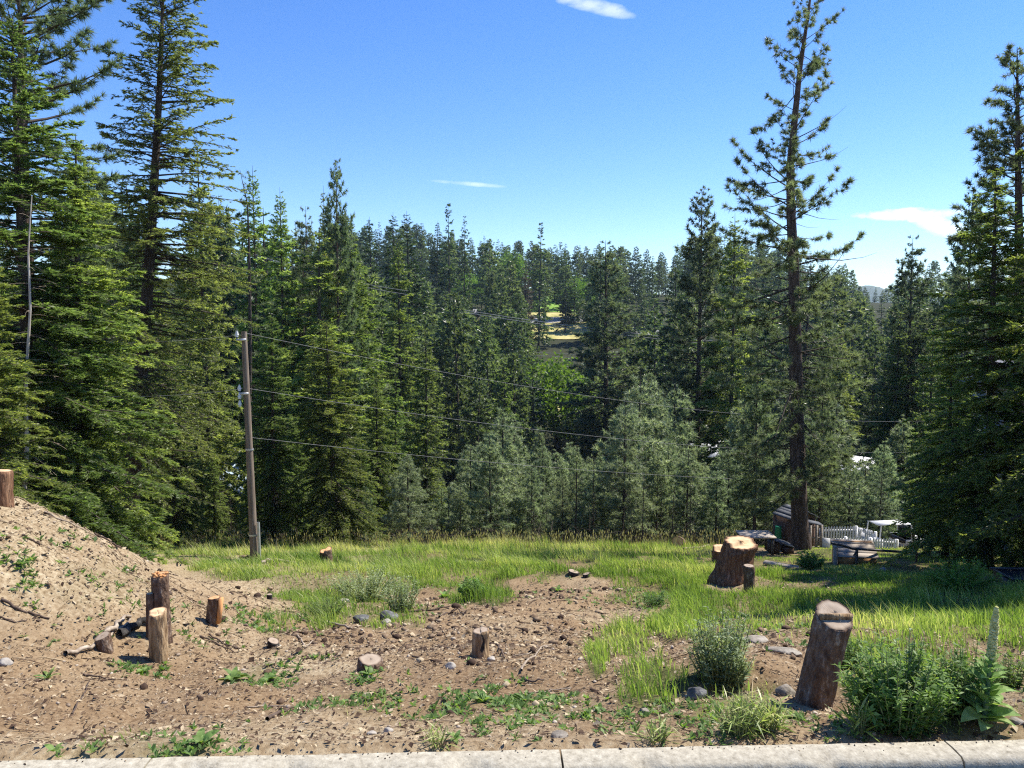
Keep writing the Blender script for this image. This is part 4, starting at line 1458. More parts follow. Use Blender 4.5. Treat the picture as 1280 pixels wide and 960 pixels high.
def clods(n, seed):
    r = np.random.default_rng(seed)
    X, Y = scatter(n, -.72, .5, 4.2, 14, r)
    Z = terr(X, Y)
    px, py = project(np.stack([X, Y, Z], -1))
    q = np.exp(-(((px - 540) / 150) ** 2 + ((py - 790) / 32) ** 2)) + .8 * np.exp(-(((px - 700) / 70) ** 2 + ((py - 740) / 14) ** 2)) + .25 * (fbm(X * 1.3, Y * 1.3, 91, 3) > .52)
    keep = (turf_density(X, Y, Z) < .45) & (r.random(n) < q)
    X, Y, Z = X[keep], Y[keep], Z[keep]
    n = len(X)
    s = .008 + .034 * r.random(n) ** 3 * np.interp(Y, [4, 10], [.7, 1.5])
    V = IV[None] * s[:, None, None] * r.uniform(.6, 1.5, (n, 1, 3)) * np.array([1, 1, .7]) * r.uniform(.7, 1.25, (n, 12, 1)) + np.stack([X, Y, Z + s * .25], -1)[:, None, :]
    F = (np.arange(n) * 12)[:, None, None] + IF[None]
    return MB().add(V.reshape(-1, 3), F.reshape(-1, 3), np.repeat(np.clip(r.normal(.36, .2, n), 0, 1), 20))


tag(link('dirt_clods', clods(6500, 605).mesh('dirt_clods', M['soil'], False), kind='stuff'), 'reddish brown clods and root bits on the disturbed dirt', 'dirt', kind='stuff')

def cover(n, seed):
    r = np.random.default_rng(seed)
    spots_ = ((345, 785, 34, 24, 1), (330, 850, 30, 12, 1), (445, 882, 60, 14, .6), (610, 882, 62, 20, .9), (690, 882, 52, 20, 1), (775, 752, 60, 16, .7), (640, 742, 50, 10, .7), (120, 725, 90, 42, .2), (230, 937, 66, 9, .4),
              (150, 930, 56, 12, .4), (650, 917, 44, 10, .5), (880, 765, 60, 30, .8), (560, 752, 34, 8, 1), (705, 746, 34, 9, .6), (1240, 850, 56, 64, .8), (870, 900, 60, 20, .6), (400, 812, 16, 8, .8), (460, 850, 26, 10, .8), (30, 722, 30, 26, .4),
              (180, 842, 34, 8, .8), (1010, 905, 50, 14, .5), (820, 905, 50, 14, .5), (300, 770, 30, 20, .4))
    P_ = []
    for (ex, ey, a, b, w) in spots_:
        c = hit(ex, ey)
        k = int(n * w * a * b / 14000)
        q = r.normal(0, .75, (k, 2))
        ppx, ppy = ex + q[:, 0] * a, ey + q[:, 1] * b
        # spread on the ground round the patch centre
        sx = a / F_PX * c[1]
        sy = abs(hit(ex, ey - b)[1] - c[1]) if ey - b > 640 else 1
        P_.append(np.stack([c[0] + q[:, 0] * sx, c[1] + q[:, 1] * min(sy, 2.5)], -1))
    XY = np.concatenate(P_)
    XY = XY[fbm(XY[:, 0] * 6, XY[:, 1] * 6, 95, 2) > .47]
    XY = XY[XY[:, 1] > kerb_y(XY[:, 0]) + .03]
    m_ = 7
    n = len(XY) * m_
    j = np.repeat(np.arange(len(XY)), m_)
    C = np.stack([XY[:, 0], XY[:, 1], terr(XY[:, 0], XY[:, 1])], -1)[j]
    a = r.uniform(0, 6.28, n)
    el = r.uniform(.15, 1.1, n)
    D = np.stack([np.cos(a) * np.cos(el), np.sin(a) * np.cos(el), np.sin(el)], -1)
    S = nrm(np.cross(D, np.array([0, 0, 1.0])) + r.normal(0, .25, (n, 3)))
    ln = r.uniform(.018, .055, n) * np.interp(C[:, 1], [3, 8], [.8, 1.6])
    w = ln * r.uniform(.18, .5, n)
    V = np.stack([C, C + D * (ln * .5)[:, None] + S * (w * .5)[:, None], C + D * ln[:, None] - np.array([0, 0, 1]) * (ln * .15)[:, None], C + D * (ln * .5)[:, None] - S * (w * .5)[:, None]], 1)
    return MB().add(V.reshape(-1, 3), np.arange(n * 4).reshape(-1, 4), np.clip(r.random(len(XY))[j] * .6 + r.random(n) * .4, 0, 1))


tag(link('ground_cover', cover(3600, 606).mesh('ground_cover', M['weed']), kind='stuff'), 'low leafy green weeds sprouting in patches on the dirt', 'ground cover', kind='stuff')

def twigs(n, seed):
    r = np.random.default_rng(seed)
    X, Y = scatter(n, -.72, .6, 3.1, 12, r)
    Z = terr(X, Y)
    keep = (turf_density(X, Y, Z) < .45) & (Y > kerb_y(X) + .05) & (r.random(n) < .3 + .9 * (fbm(X * .9 + 1, Y * .9, 97, 3) > .5))
    X, Y = X[keep], Y[keep]
    n = len(X)
    a = r.uniform(0, 6.28, n)
    ln = r.uniform(.04, .22, n) * np.interp(Y, [3, 10], [.7, 1.4])
    P = []
    for f in (-.5, -.1, .2, .5):
        px_ = X + np.cos(a) * ln * f + r.normal(0, .006, n)
        py_ = Y + np.sin(a) * ln * f + r.normal(0, .006, n)
        P.append(np.stack([px_, py_, terr(px_, py_) + r.uniform(.003, .014, n)], -1))
    R_ = (r.uniform(.0015, .0042, n) * np.interp(Y, [3, 10], [.8, 1.6]))[:, None] * np.array([[1, .9, .7, .35]])
    V, F = tubes(np.stack(P, 1), R_, 3)
    t = np.repeat(np.where(r.random(n) < .55, r.normal(.2, .1, n), r.normal(.8, .12, n)), 9)
    return MB().add(V, F, np.clip(t, 0, 1))


tag(link('twig_litter', twigs(2600, 607).mesh('twig_litter', M['soil']), kind='stuff'), 'small dark and straw coloured twigs strewn over the dirt', 'litter', kind='stuff')

def spill(n, seed):
    """soil and bits washed onto the back of the kerb top"""
    r = np.random.default_rng(seed)
    X = r.uniform(-2.6, 2.6, n)
    off = r.exponential(.018, n)
    keep = (off < .11) & (vnoise(X * 4, X * 0, 99) > .3)
    X, off = X[keep], off[keep]
    n = len(X)
    s = r.uniform(.001, .0035, n)
    P = np.stack([X, kerb_y(X) - off - .004, np.where(off < .012, -.006, .0) + s * .4], -1)
    V = IV[None] * s[:, None, None] * r.uniform(.6, 1.7, (n, 1, 3)) * np.array([1, 1, .6]) + P[:, None, :]
    F = (np.arange(n) * 12)[:, None, None] + IF[None]
    return MB().add(V.reshape(-1, 3), F.reshape(-1, 3), np.repeat(np.clip(r.normal(.4, .2, n), 0, 1), 20))


tag(link('kerb_dirt', spill(420, 608).mesh('kerb_dirt', M['soil'], False), kind='stuff'), 'crumbs of soil spilled onto the kerb top', 'dirt', kind='stuff')

# dead twigs heaped under the thicket
r = np.random.default_rng(88)
n = 2600
X, Y = scatter(n, -.55, .42, 30.5, 36, r)
Z = terr(X, Y)
P0 = np.stack([X, Y, Z + r.uniform(0, .8, n)], -1)
D = nrm(r.normal(0, 1, (n, 3)) * np.array([1, .6, .7]))
P2 = P0 + D * r.uniform(.4, 1.4, n)[:, None]
P1 = (P0 + P2) / 2 + r.normal(0, .08, (n, 3))
tag(link('undergrowth', MB().add(*tubes(np.stack([P0, P1, P2], 1), np.tile(np.array([[.012, .009, .004]]), (n, 1)), 3)).mesh('undergrowth', M['twig']), kind='stuff'), 'dark tangle of dead twigs under the thicket', 'undergrowth', kind='stuff')


# ================================================================== STUMPS
def stump(label, px, by, tpx, ty, wpx, bark='stumpbark', cut='cut', flare=1.25, step=None, slant=(0, 0), rough=.08, group='cut tree stumps', seed=1, seg=36, ridges=0, name='tree_stump', nring=14, ex=1.0, tw=1.0):
    """stump with its near foot at photograph point (px, by) and its top centre at (tpx, ty), wpx wide"""
    r = np.random.default_rng(seed)
    g = hit(px, by)
    rad_ = wpx / 2 / F_PX * g[1]
    Y = g[1] + rad_ * .8
    X = float(at(px, by, Y)[0])
    zb = float(terr(X, Y))
    T = at(tpx, ty, Y) - np.array([X, Y, zb])
    T[1] = 0
    Ht = T[2]
    t = thing(name, label, 'stump', (X, Y, zb), 0, group)
    a = np.linspace(0, 2 * math.pi, seg, endpoint=False)
    prof = 1 + (fbm(np.cos(a) * 2.2 + 5, np.sin(a) * 2.2 + seed, seed, 3) - .5) * .22

    def top_z(x, y):
        z = slant[0] * x + slant[1] * y
        if step:
            z = z + np.where(x * step[0] + y * step[1] + step[3] * rad_ < 0, -step[2], 0.0)
        return z
    rows = []
    for k in range(nring + 1):
        f = k / nring
        zz = -.12 + (Ht + .12) * f
        fl = 1 + (flare - 1) * (1 - min(1, max(0, zz / max(Ht, .01)) * 1.6)) ** 2
        rr = rad_ * prof * fl * (1 + (tw - 1) * f)
        nz = (fbm(a / math.pi * 9 + 20 * (0), f * 5 * Ht / rad_ / 3 + 0 * a, seed + 3, 4) - .5) * 2
        nzw = (vnoise(np.cos(a) * 4 + 9, np.sin(a) * 4 + f * 6, seed + 9) - .5)
        nz2 = vnoise(a / math.pi * 7 + 3, f * 9 + 0 * a, seed + 31) - .5
        rr = rr * (1 + rough * nz + rough * 1.5 * nzw + rough * 1.2 * nz2)
        if ridges:
            rr = rr * (1 + .045 * np.sin(a * ridges + 2 * vnoise(a * 2, f * 3 + 0 * a, seed)) + .03 * (1 - f) * np.sin(a * 5))
        x, y = np.cos(a) * rr, np.sin(a) * rr * ex
        cx, cyy = T[0] * max(0, zz) / Ht, T[1] * max(0, zz) / Ht
        z = zz + (top_z(x, y) if k == nring else top_z(x, y) * max(0, (f - .7) / .3))
        rows.append(np.stack([cx + x, cyy + y, z + 0 * a], -1))
    x, y = rows[-1][:, 0] - T[0], rows[-1][:, 1] - T[1]
    lip = rows[-1].copy()
    lip[:, 0] = T[0] + x * .94
    lip[:, 1] = T[1] + y * .94
    lip[:, 2] += .002
    rows.append(lip)
    V = np.stack(rows)
    idx = np.arange(V.shape[0] * seg).reshape(-1, seg)
    A, B = idx[:-1], idx[1:]
    F = np.stack([A, np.roll(A, -1, 1), np.roll(B, -1, 1), B], -1).reshape(-1, 4)
    link('bark', MB().add(V.reshape(-1, 3), F).mesh('stump_bark', M[bark], True), t)
    # cut face
    fr = [0.02, .25, .45, .62, .78, .9, 1.0]
    rows, ring = [], []
    for f in fr:
        xx, yy = x * .955 * f, y * .955 * f
        zz = Ht + top_z(xx, yy) + .003 + (vnoise(xx / rad_ * 4 + 3, yy / rad_ * 4, seed + 21) - .5) * .05 * rad_ - .02 * rad_
        rows.append(np.stack([T[0] + xx, T[1] + yy, zz], -1))
        ring.append(np.full(seg, f))
    V = np.stack(rows)
    idx = np.arange(V.shape[0] * seg).reshape(-1, seg)
    A, B = idx[:-1], idx[1:]
    F = np.stack([A, B, np.roll(B, -1, 1), np.roll(A, -1, 1)], -1).reshape(-1, 4)
    F = np.concatenate([F])
    mm = MB().add(V.reshape(-1, 3), F[:, ::-1])
    mm.F.append(np.array([list(idx[0])]))
    mm.T.append(np.array([.5], np.float32))
    mm.M.append(np.zeros(1, np.int32))
    link('cut_face', mm.mesh('stump_cut_face', M[cut], False, {'ring': np.concatenate(ring)}), t)
    t['rad'] = rad_
    return t, rad_, Ht, T


st, rr, hh, T = stump('tall leaning stump with notched top by the kerb at right', 1016, 884, 1043, 766, 46, cut='oldcut', seed=11, seg=48, slant=(0, .42), step=(0, 1, .022, .2), rough=.06, nring=22, flare=1.08)
# strip of hinge wood across the notch
box('hinge_wood', (T[0], T[1] - rr * .2, hh - .014), (rr * 1.8, .014, .03), M['strip'], st)
st, rr, hh, T = stump('big furrowed stump with a stepped pale top in the meadow', 913, 731, 926, 676, 42, bark='redbark', seed=12, seg=56, ridges=17, flare=1.35, step=(-.5, 1, .06, .1), slant=(.05, .05), nring=18)
stump('wide low stump half hidden behind the big furrowed stump', 901, 704, 902, 683, 22, bark='redbark', seed=13, seg=44, ridges=13, flare=1.1, step=(0, 1, .10, .0), tw=1.0)
stump('thin upright post stump beside the big furrowed stump', 937, 741, 936, 707, 14.5, bark='greybark' if 'greybark' in M else 'stumpbark', cut='oldcut', seed=14, seg=24, flare=1.0)
st, rr, hh, T = stump('tallest brown stump on the dirt bank with chips on top', 202, 805, 200, 719, 21.5, seed=15, seg=36, cut='orangecut', flare=1.2, slant=(.1, .2), nring=18)
m = MB()
r = np.random.default_rng(5)
for k in range(9):
    a = r.uniform(0, 6.28)
    m.add(*box_geo((T[0] + rr * .6 * math.cos(a), T[1] + rr * .6 * math.sin(a), hh + .01), (.05, .014, .012), rzm(r.uniform(0, 3)) @ np.array(ry(r.uniform(-.8, .8)))), r.random())
link('splinters', m.mesh('splinters', M['orangecut']), st)
stump('narrow split slab stump behind the left of the tallest stump', 187, 800, 187, 742, 9, seed=16, seg=20, cut='cut', flare=1.0)
stump('stripped yellowish stump standing in front of the tallest stump', 199, 829, 197, 764, 22, bark='strip', cut='cut', seed=17, seg=36, flare=1.05, slant=(0, .12), step=(0, 1, .012, .3), nring=18)
st, rr, hh, T = stump('short split stump with an orange torn side on the bank', 264, 781, 268, 747, 15, bark='stumpbark', cut='orangecut', seed=18, seg=24, flare=1.0, slant=(.1, 0))
box('torn_slab', (T[0] * .6 + rr * 1.25, -rr * .2, hh * .5), (rr * .5, rr * 1.1, hh * 1.0), M['orangecut'], st, ry(.12))
st, rr, hh, T = stump('centre stump with a dark hollow knot in the open dirt', 600, 823, 601, 787, 21, bark='strip', cut='oldcut', seed=19, seg=32, flare=1.15, step=(1, 0, .012, 0))
mk = MB()
a = np.linspace(0, 2 * math.pi, 14, endpoint=False)
V = [[rr * .28, -rr * .98, hh * .6]] + [[rr * (.28 + .36 * math.cos(q)), -rr * 1.06 + .1 * rr * abs(math.cos(q)), hh * (.6 + .34 * math.sin(q))] for q in a]
mk.add(V, [[0, 1 + k, 1 + (k + 1) % 14] for k in range(14)])
link('knot_hole', mk.mesh('knot_hole', M['char']), st)
stump('low flat cut stump in front of the dark rocks', 463, 838, 463, 824, 31, bark='stumpbark', cut='oldcut', seed=20, seg=28, flare=1.1, slant=(-.12, .1), nring=8)
stump('tiny dark stump left of the low flat stump', 342, 810, 342, 801, 15, bark='char', cut='oldcut', seed=21, seg=18, flare=1.05, slant=(-.4, .1), nring=7)
stump('small orange cut stump in the grass right of the utility pole', 408, 705, 407, 686, 16, bark='stumpbark', cut='orangecut', seed=22, seg=22, flare=1.05, slant=(0, .1), step=(1, 0, .05, 0))
stump('fresh cut stump on top of the dirt bank at the left edge', 2, 632, 2, 588, 25, bark='redbark', cut='cut', seed=23, seg=30, flare=1.05, slant=(-.1, -.1))
stump('dark low slab stump at the edge of the meadow grass', 717, 722, 717, 714, 15, bark='char', cut='oldcut', seed=24, seg=18, flare=1.0, slant=(-.25, 0), nring=7)
stump('small dark knob of stump beside the dark low slab stump', 733, 722, 733, 717, 9, bark='char', cut='oldcut', seed=25, seg=14, flare=1.0, slant=(.3, 0), nring=6)
stump('small dark stub on the dirt below the meadow grass', 337, 750, 337, 743, 7, bark='char', cut='oldcut', seed=26, seg=14, flare=1.0, nring=6)
stump('short cut block lying by the pale branch on the bank', 132, 818, 128, 795, 19, bark='stumpbark', cut='oldcut', seed=27, seg=22, flare=1.0, slant=(.25, .3))


# cut log lying with its end towards the road
def log(label, px, py, wpx, ln, az, elz, cutm='cut'):
    g = hit(px, py)
    R = wpx / 2 / F_PX * g[1]
    t = thing('cut_log', label, 'log', (g[0], g[1], g[2] + R * .9))
    d = np.array([math.sin(az), math.cos(az), 0])
    n = 26
    a = np.linspace(0, 2 * math.pi, n, endpoint=False)
    s = np.array([math.cos(az), -math.sin(az), 0])
    u = np.array([0, 0, 1.0])
    pr = 1 + .06 * np.sin(a * 3 + 1)
    rows = [np.outer(np.cos(a) * pr * R, s) + np.outer(np.sin(a) * pr * R, u) + d * ln * f + np.array([0, 0, elz * f]) for f in (0, .25, .5, .75, 1)]
    V = np.stack(rows)
    idx = np.arange(5 * n).reshape(5, n)
    F = np.stack([idx[:-1], idx[1:], np.roll(idx[1:], -1, 1), np.roll(idx[:-1], -1, 1)], -1).reshape(-1, 4)
    link('bark', MB().add(V.reshape(-1, 3), F).mesh('log_bark', M['stumpbark'], True), t)
    rows, ring = [], []
    for f in (.03, .4, .7, .97):
        rows.append(rows_ := rows_f(a, pr, R, s, u, d, f))
        ring.append(np.full(n, f))
    V = np.stack(rows)
    idx = np.arange(4 * n).reshape(4, n)
    F = np.stack([idx[:-1], idx[1:], np.roll(idx[1:], -1, 1), np.roll(idx[:-1], -1, 1)], -1).reshape(-1, 4)
    link('cut_face', MB().add(V.reshape(-1, 3), F).mesh('log_cut_face', M[cutm], False, {'ring': np.concatenate(ring)}), t)


def rows_f(a, pr, R, s, u, d, f):
    return np.outer(np.cos(a) * pr * R * f, s) + np.outer(np.sin(a) * pr * R * f, u) - d * .006


log('cut log with a round pale end at the back of the meadow', 847, 684, 15, .8, .3, -.22)


# ================================================================== STICKS
def stick(label, pts, wpx, mat='stick', lift=.01, forks=(), name='fallen_branch', cat='branch', ends_up=0):
    P = np.array([hit(a, b) for a, b in pts])
    P[:, 2] += lift
    if ends_up:
        P[-1, 2] += ends_up
    o = P.mean(0)
    R = wpx / 2 / F_PX * P[:, 1].mean()
    rr_ = R * np.linspace(1, .55, len(P))
    # resample smoothly
    tt = np.linspace(0, 1, len(P))
    t2 = np.linspace(0, 1, max(8, 3 * len(P)))
    Q = np.stack([np.interp(t2, tt, P[:, i]) for i in range(3)], -1)
    jj = np.random.default_rng(int(abs(P[0, 0] * 1000))).normal(0, R * .5, Q.shape)
    Q[1:-1] += jj[1:-1]
    Q[:, 2] = np.maximum(Q[:, 2], terr(Q[:, 0], Q[:, 1]) + R * .5)
    m = MB().add(*tubes((Q - o)[None], np.interp(t2, tt, rr_)[None], 6))
    for (f, dx, dy, dz) in forks:
        b = Q[int(f * (len(Q) - 1))] - o
        m.add(*tubes(np.array([[b, b + np.array([dx, dy, dz]) * .5 + .01, b + np.array([dx, dy, dz])]]), np.array([[R * .6, R * .45, R * .2]]), 5))
    ob = link(name, m.mesh(name, M[mat], True), None, o)
    return tag(ob, label, cat, 'fallen branches and sticks on the dirt')


stick('pale thick branch lying below the cut block on the bank', [(82, 822), (105, 818), (128, 806), (148, 793), (163, 779)], 6, 'stick', .03)
stick('pale rod of wood behind the cut block', [(131, 800), (150, 786), (164, 778)], 7, 'stick', .05)
stick('charred log leaning against the foot of the tallest stump', [(150, 797), (168, 789), (186, 778)], 13, 'char', .03)
stick('dark thin stick crossing the bank left of the stumps', [(2, 752), (20, 762), (40, 770), (62, 775)], 4, 'dstick', .01)
stick('second dark stick lying higher on the bank', [(27, 671), (38, 676), (51, 683)], 3, 'dstick', .01)
stick('straight dark branch near the bank foot', [(-5, 772), (20, 780), (34, 776)], 2.5, 'dstick', .01)
stick('upright bent dark twig above the left kerb', [(90, 895), (97, 880), (106, 868), (112, 852)], 2.4, 'dstick', .01)
stick('long dark stick right of the pale thick branch', [(104, 845), (118, 848), (142, 852)], 2.6, 'dstick', .012)
stick('short thick brown stick near the kerb', [(334, 902), (352, 892), (372, 886)], 5, 'dstick', .015)
stick('thin pale straight stick above the short brown stick', [(309, 886), (335, 885), (363, 884)], 2.2, 'stick', .01)
stick('pale bent root under the leafy patch', [(372, 796), (380, 806), (383, 812), (392, 802)], 2.5, 'stick', .015)
stick('pale branch beside the dark rocks', [(406, 778), (420, 783), (437, 788), (452, 785)], 3.5, 'stick', .02)
stick('dark branch left of the dark rocks', [(373, 775), (384, 779), (397, 782)], 3, 'dstick', .01)
stick('long dark branch at the grass edge', [(505, 766), (522, 765), (534, 765), (545, 764), (562, 760)], 3, 'dstick', .02, [(.55, .02, 0, .14)])
stick('dark forked branch right of the grass edge branch', [(549, 773), (560, 768), (574, 764), (580, 770)], 2.5, 'dstick', .02, [(.4, .12, .05, .08)])
stick('long curved pale root in the middle of the dirt', [(652, 842), (655, 832), (668, 824), (675, 812), (690, 809)], 3, 'stick', .02)
stick('thin pale twig trailing left of the curved root', [(640, 822), (660, 819), (672, 813)], 1.8, 'stick', .012)
stick('bent dark twig beside the centre stump', [(620, 808), (628, 817), (631, 826)], 3, 'dstick', .02)
stick('dark stick near the curved root end', [(652, 849), (665, 855), (680, 853)], 3.2, 'dstick', .015)
stick('short dark stick on the bare middle patch', [(748, 784), (753, 791), (750, 797)], 2.4, 'dstick', .015)
stick('pale stick left of the bright grass clump', [(655, 868), (690, 866), (715, 862)], 2.2, 'stick', .012)
stick('thin dark stick across the low dirt', [(515, 822), (525, 825), (526, 828)], 2.5, 'dstick', .012)
stick('thin stick slanting right of the split stump', [(250, 797), (270, 806), (293, 817)], 2.2, 'dstick', .012)
stick('parallel dark stick below the split stump', [(262, 795), (280, 806), (300, 812)], 2.2, 'dstick', .012)
stick('pale stick lying along the bank crest', [(55, 642), (85, 655), (120, 672)], 2.2, 'stick', .012)
stick('dark stick on the bank crest near the meadow', [(118, 668), (140, 680), (152, 687)], 2.6, 'dstick', .012)
stick('curling dry stem by the edge of the meadow', [(222, 704), (232, 706), (228, 696), (226, 690)], 2, 'dstick', .02)
stick('pale brush stick heaped left of the big stump', [(856, 682), (875, 681), (897, 678)], 2.4, 'stick', .08)
stick('grey brush stick lowest in the heap by the big stump', [(854, 687), (872, 686), (890, 684)], 2.4, 'stick', .05)
stick('upper brush stick in the heap by the log', [(862, 678), (880, 676), (905, 674)], 2.0, 'stick', .12)
stick('dark board lying at the foot of the utility pole', [(300, 698), (310, 699), (318, 700)], 5, 'dstick', .03)
stick('weathered log lying right of the utility pole', [(327, 705), (345, 702), (374, 706)], 5, 'stick', .03)


# ================================================================== ROCKS
def rock(label, px, py, wpx, mat, flat=.65, seed=1, wide=1.0, group='stones on the dirt lot'):
    g = hit(px, py)
    R = wpx / 2 / F_PX * g[1]
    r = np.random.default_rng(seed)
    # subdivide the icosahedron twice
    V, F = IV, IF
    for _ in range(2):
        e = {}
        V = list(map(tuple, V))
        nf = []
        for a, b, c in F:
            q = []
            for i, j in ((a, b), (b, c), (c, a)):
                k = (min(i, j), max(i, j))
                if k not in e:
                    v = np.array(V[i]) + np.array(V[j])
                    v = v / np.linalg.norm(v)
                    e[k] = len(V)
                    V.append(tuple(v))
                q.append(e[k])
            nf += [[a, q[0], q[2]], [b, q[1], q[0]], [c, q[2], q[1]], q]
        F = np.array(nf)
        V = np.array(V)
    pl = nrm(r.normal(0, 1, (9, 3)))
    for p_ in pl:
        dd = V @ p_
        lim = r.uniform(.62, .85)
        V = V - np.outer(np.maximum(dd - lim, 0), p_)
    V = V * np.array([R * wide, R * .8, R * flat]) * 1.15
    V = V + r.normal(0, R * .012, V.shape)
    o = link('rock', MB().add(V, F).mesh('rock', M[mat]), None, (g[0], g[1] + R * .4, g[2] + R * flat * (.12 if mat == 'grock' else .35)), rot=(0, 0, r.uniform(-.4, .4)))
    return tag(o, label, 'rock', group)


rock('black rock with a pale chip leaning on it at the meadow edge', 485, 777, 24, 'drock', .7, 1)
rock('small white wedge stone against the black rock', 482, 781, 12, 'rock', .8, 2)
rock('dark rounded rock left of the black rock', 451, 778, 22, 'drock', .5, 3)
rock('pale stone half hidden behind the grass clump', 429, 754, 14, 'rock', .5, 4)
rock('white egg shaped stone left of the centre stump', 563, 837, 13, 'rock', .85, 5)
rock('small tan stone near the kerb in the middle', 485, 916, 12, 'rock', .7, 6)
rock('flat cream stone near the kerb in the middle', 464, 919, 12, 'rock', .45, 7)
rock('tan rock beside the broad leaf weeds near the kerb', 806, 893, 16, 'grock', .7, 8)
rock('pale earth coloured rock close to the kerb', 700, 922, 20, 'grock', .5, 9)
rock('white stone at the left edge of the dirt', 3, 832, 20, 'rock', .5, 10)
rock('flat grey slab beside the silvery weed', 945, 803, 30, 'grock', .3, 11, 1.2)
rock('flat grey slab partly under straw by the leaning stump', 982, 818, 34, 'grock', .28, 12, 1.2)
rock('brown ledge rock at the foot of the leaning stump', 985, 868, 26, 'grock', .7, 13)
rock('dark rock under the silvery weed', 872, 872, 24, 'drock', .8, 14)
rock('small dark clod beside the curved root', 712, 806, 9, 'drock', .6, 15)
rock('white pebble right of the centre stump foot', 614, 826, 10, 'rock', .7, 16)
rock('pale rock at the right edge by the kerb', 1272, 905, 18, 'grock', .5, 17)
rock('round whitish rock in the grass below the wooden hutch', 1105, 715, 10, 'rock', .7, 18)


# ================================================================== WEEDS
def leaf_mesh(name, ln, w, mat, fold=.25, curl=.35, n=6):
    V, F = [], []
    for k in range(n + 1):
        f = k / n
        ww = w * .5 * (math.sin(math.pi * min(1, f ** .8 * .94 + .05)) ** .8) * (1.0 if f < 1 else .0)
        y = ln * (f - .10 * f * f)
        z = ln * (curl * f * .6 - curl * .9 * f * f)
        V += [[-ww, y, z + fold * ww], [0, y, z], [ww, y, z + fold * ww]]
    for k in range(n):
        a = k * 3
        F += [[a, a + 1, a + 4, a + 3], [a + 1, a + 2, a + 5, a + 4]]
    return MB().add(V, np.array(F), np.random.default_rng(len(name)).uniform(.2, .9, len(F))).mesh(name, mat, True)


LEAF = {'mull': leaf_mesh('woolly_leaf', 1, .36, M['mull'], .3, .5), 'weed': leaf_mesh('weed_leaf', 1, .40, M['weed'], .3, .45), 'narrow': leaf_mesh('narrow_leaf', 1, .2, M['weed'], .35, .5)}


def rosette(label, px, py, wpx, n=8, kind='weed', name='weed', group='leafy weeds on the dirt', up=.6, seed=1):
    g = hit(px, py)
    R = wpx / 2 / F_PX * g[1]
    r = np.random.default_rng(seed)
    t = thing(name, label, 'plant', (g[0], g[1] + R * .2, g[2]), 0, group)
    for k in range(n):
        o = link('leaf', LEAF[kind], t, (r.normal(0, R * .08), r.normal(0, R * .08), R * .02), rot=(r.uniform(.1, up + .3), r.normal(0, .2), k * GOLD + r.normal(0, .3)))
        s = R * r.uniform(.75, 1.25)
        o.scale = (s, s, s)
    return t


for i, (lab, px, py, w, n, kd) in enumerate((
        ('broad leaved weed beside the pale gravel patch left of centre', 290, 852, 42, 11, 'weed'), ('low leafy weed right of the broad leaved weed', 335, 852, 30, 9, 'weed'),
        ('small rosette weed at the left below the bank', 58, 850, 36, 9, 'narrow'), ('big leaf weed hanging over the kerb at the lower left', 66, 942, 34, 6, 'weed'),
        ('round leaved weed by the kerb at left', 250, 932, 46, 9, 'weed'), ('yellow green weed in front of the stripped stump', 180, 842, 30, 10, 'weed'),
        ('weed growing against the low flat stump', 461, 846, 28, 9, 'weed'), ('lone weed among the straw at lower centre', 422, 878, 22, 8, 'narrow'),
        ('bright weed near the middle of the kerb', 568, 926, 30, 9, 'weed'), ('leafy weed right of the white egg stone', 605, 878, 34, 10, 'weed'),
        ('two leaf seedling weed near the kerb', 690, 900, 22, 5, 'weed'), ('broad seedling weed left of the tan rock', 750, 892, 26, 6, 'weed'),
        ('upright seedling weed beside the tan rock', 785, 898, 26, 6, 'weed'), ('weed patch plant above the kerb seedlings', 655, 880, 40, 12, 'narrow'),
        ('second weed patch plant above the kerb seedlings', 690, 878, 32, 10, 'weed'), ('pale leafy weed on the slope below the grass clump', 335, 775, 30, 10, 'narrow'),
        ('small green weed beside the pale bent root', 397, 796, 18, 8, 'narrow'), ('low weed at the grass edge below the dark stem', 556, 748, 26, 9, 'weed'),
        ('low weed on the brown hump by the dark slab stump', 697, 740, 20, 8, 'weed'), ('tiny weed beside the short split stump', 280, 776, 20, 8, 'narrow'),
        ('weed on the middle of the bank face', 165, 715, 22, 8, 'narrow'), ('grey green weed high on the left bank', 25, 708, 24, 8, 'narrow'),
        ('grey weed at the left edge of the bank', 30, 738, 22, 8, 'narrow'), ('weed left of the centre stump shadow', 588, 828, 18, 7, 'weed'),
        ('dark weed at the kerb right of centre', 830, 925, 46, 10, 'narrow'), ('low weed close to the kerb under the sticks', 645, 925, 24, 8, 'narrow'),
        ('small weed on the bank near the split stump', 232, 760, 18, 7, 'narrow'), ('low weed right of the leaning stump', 1075, 905, 40, 10, 'narrow'))):
    rosette(lab, px, py, w, n, kd, seed=900 + i)


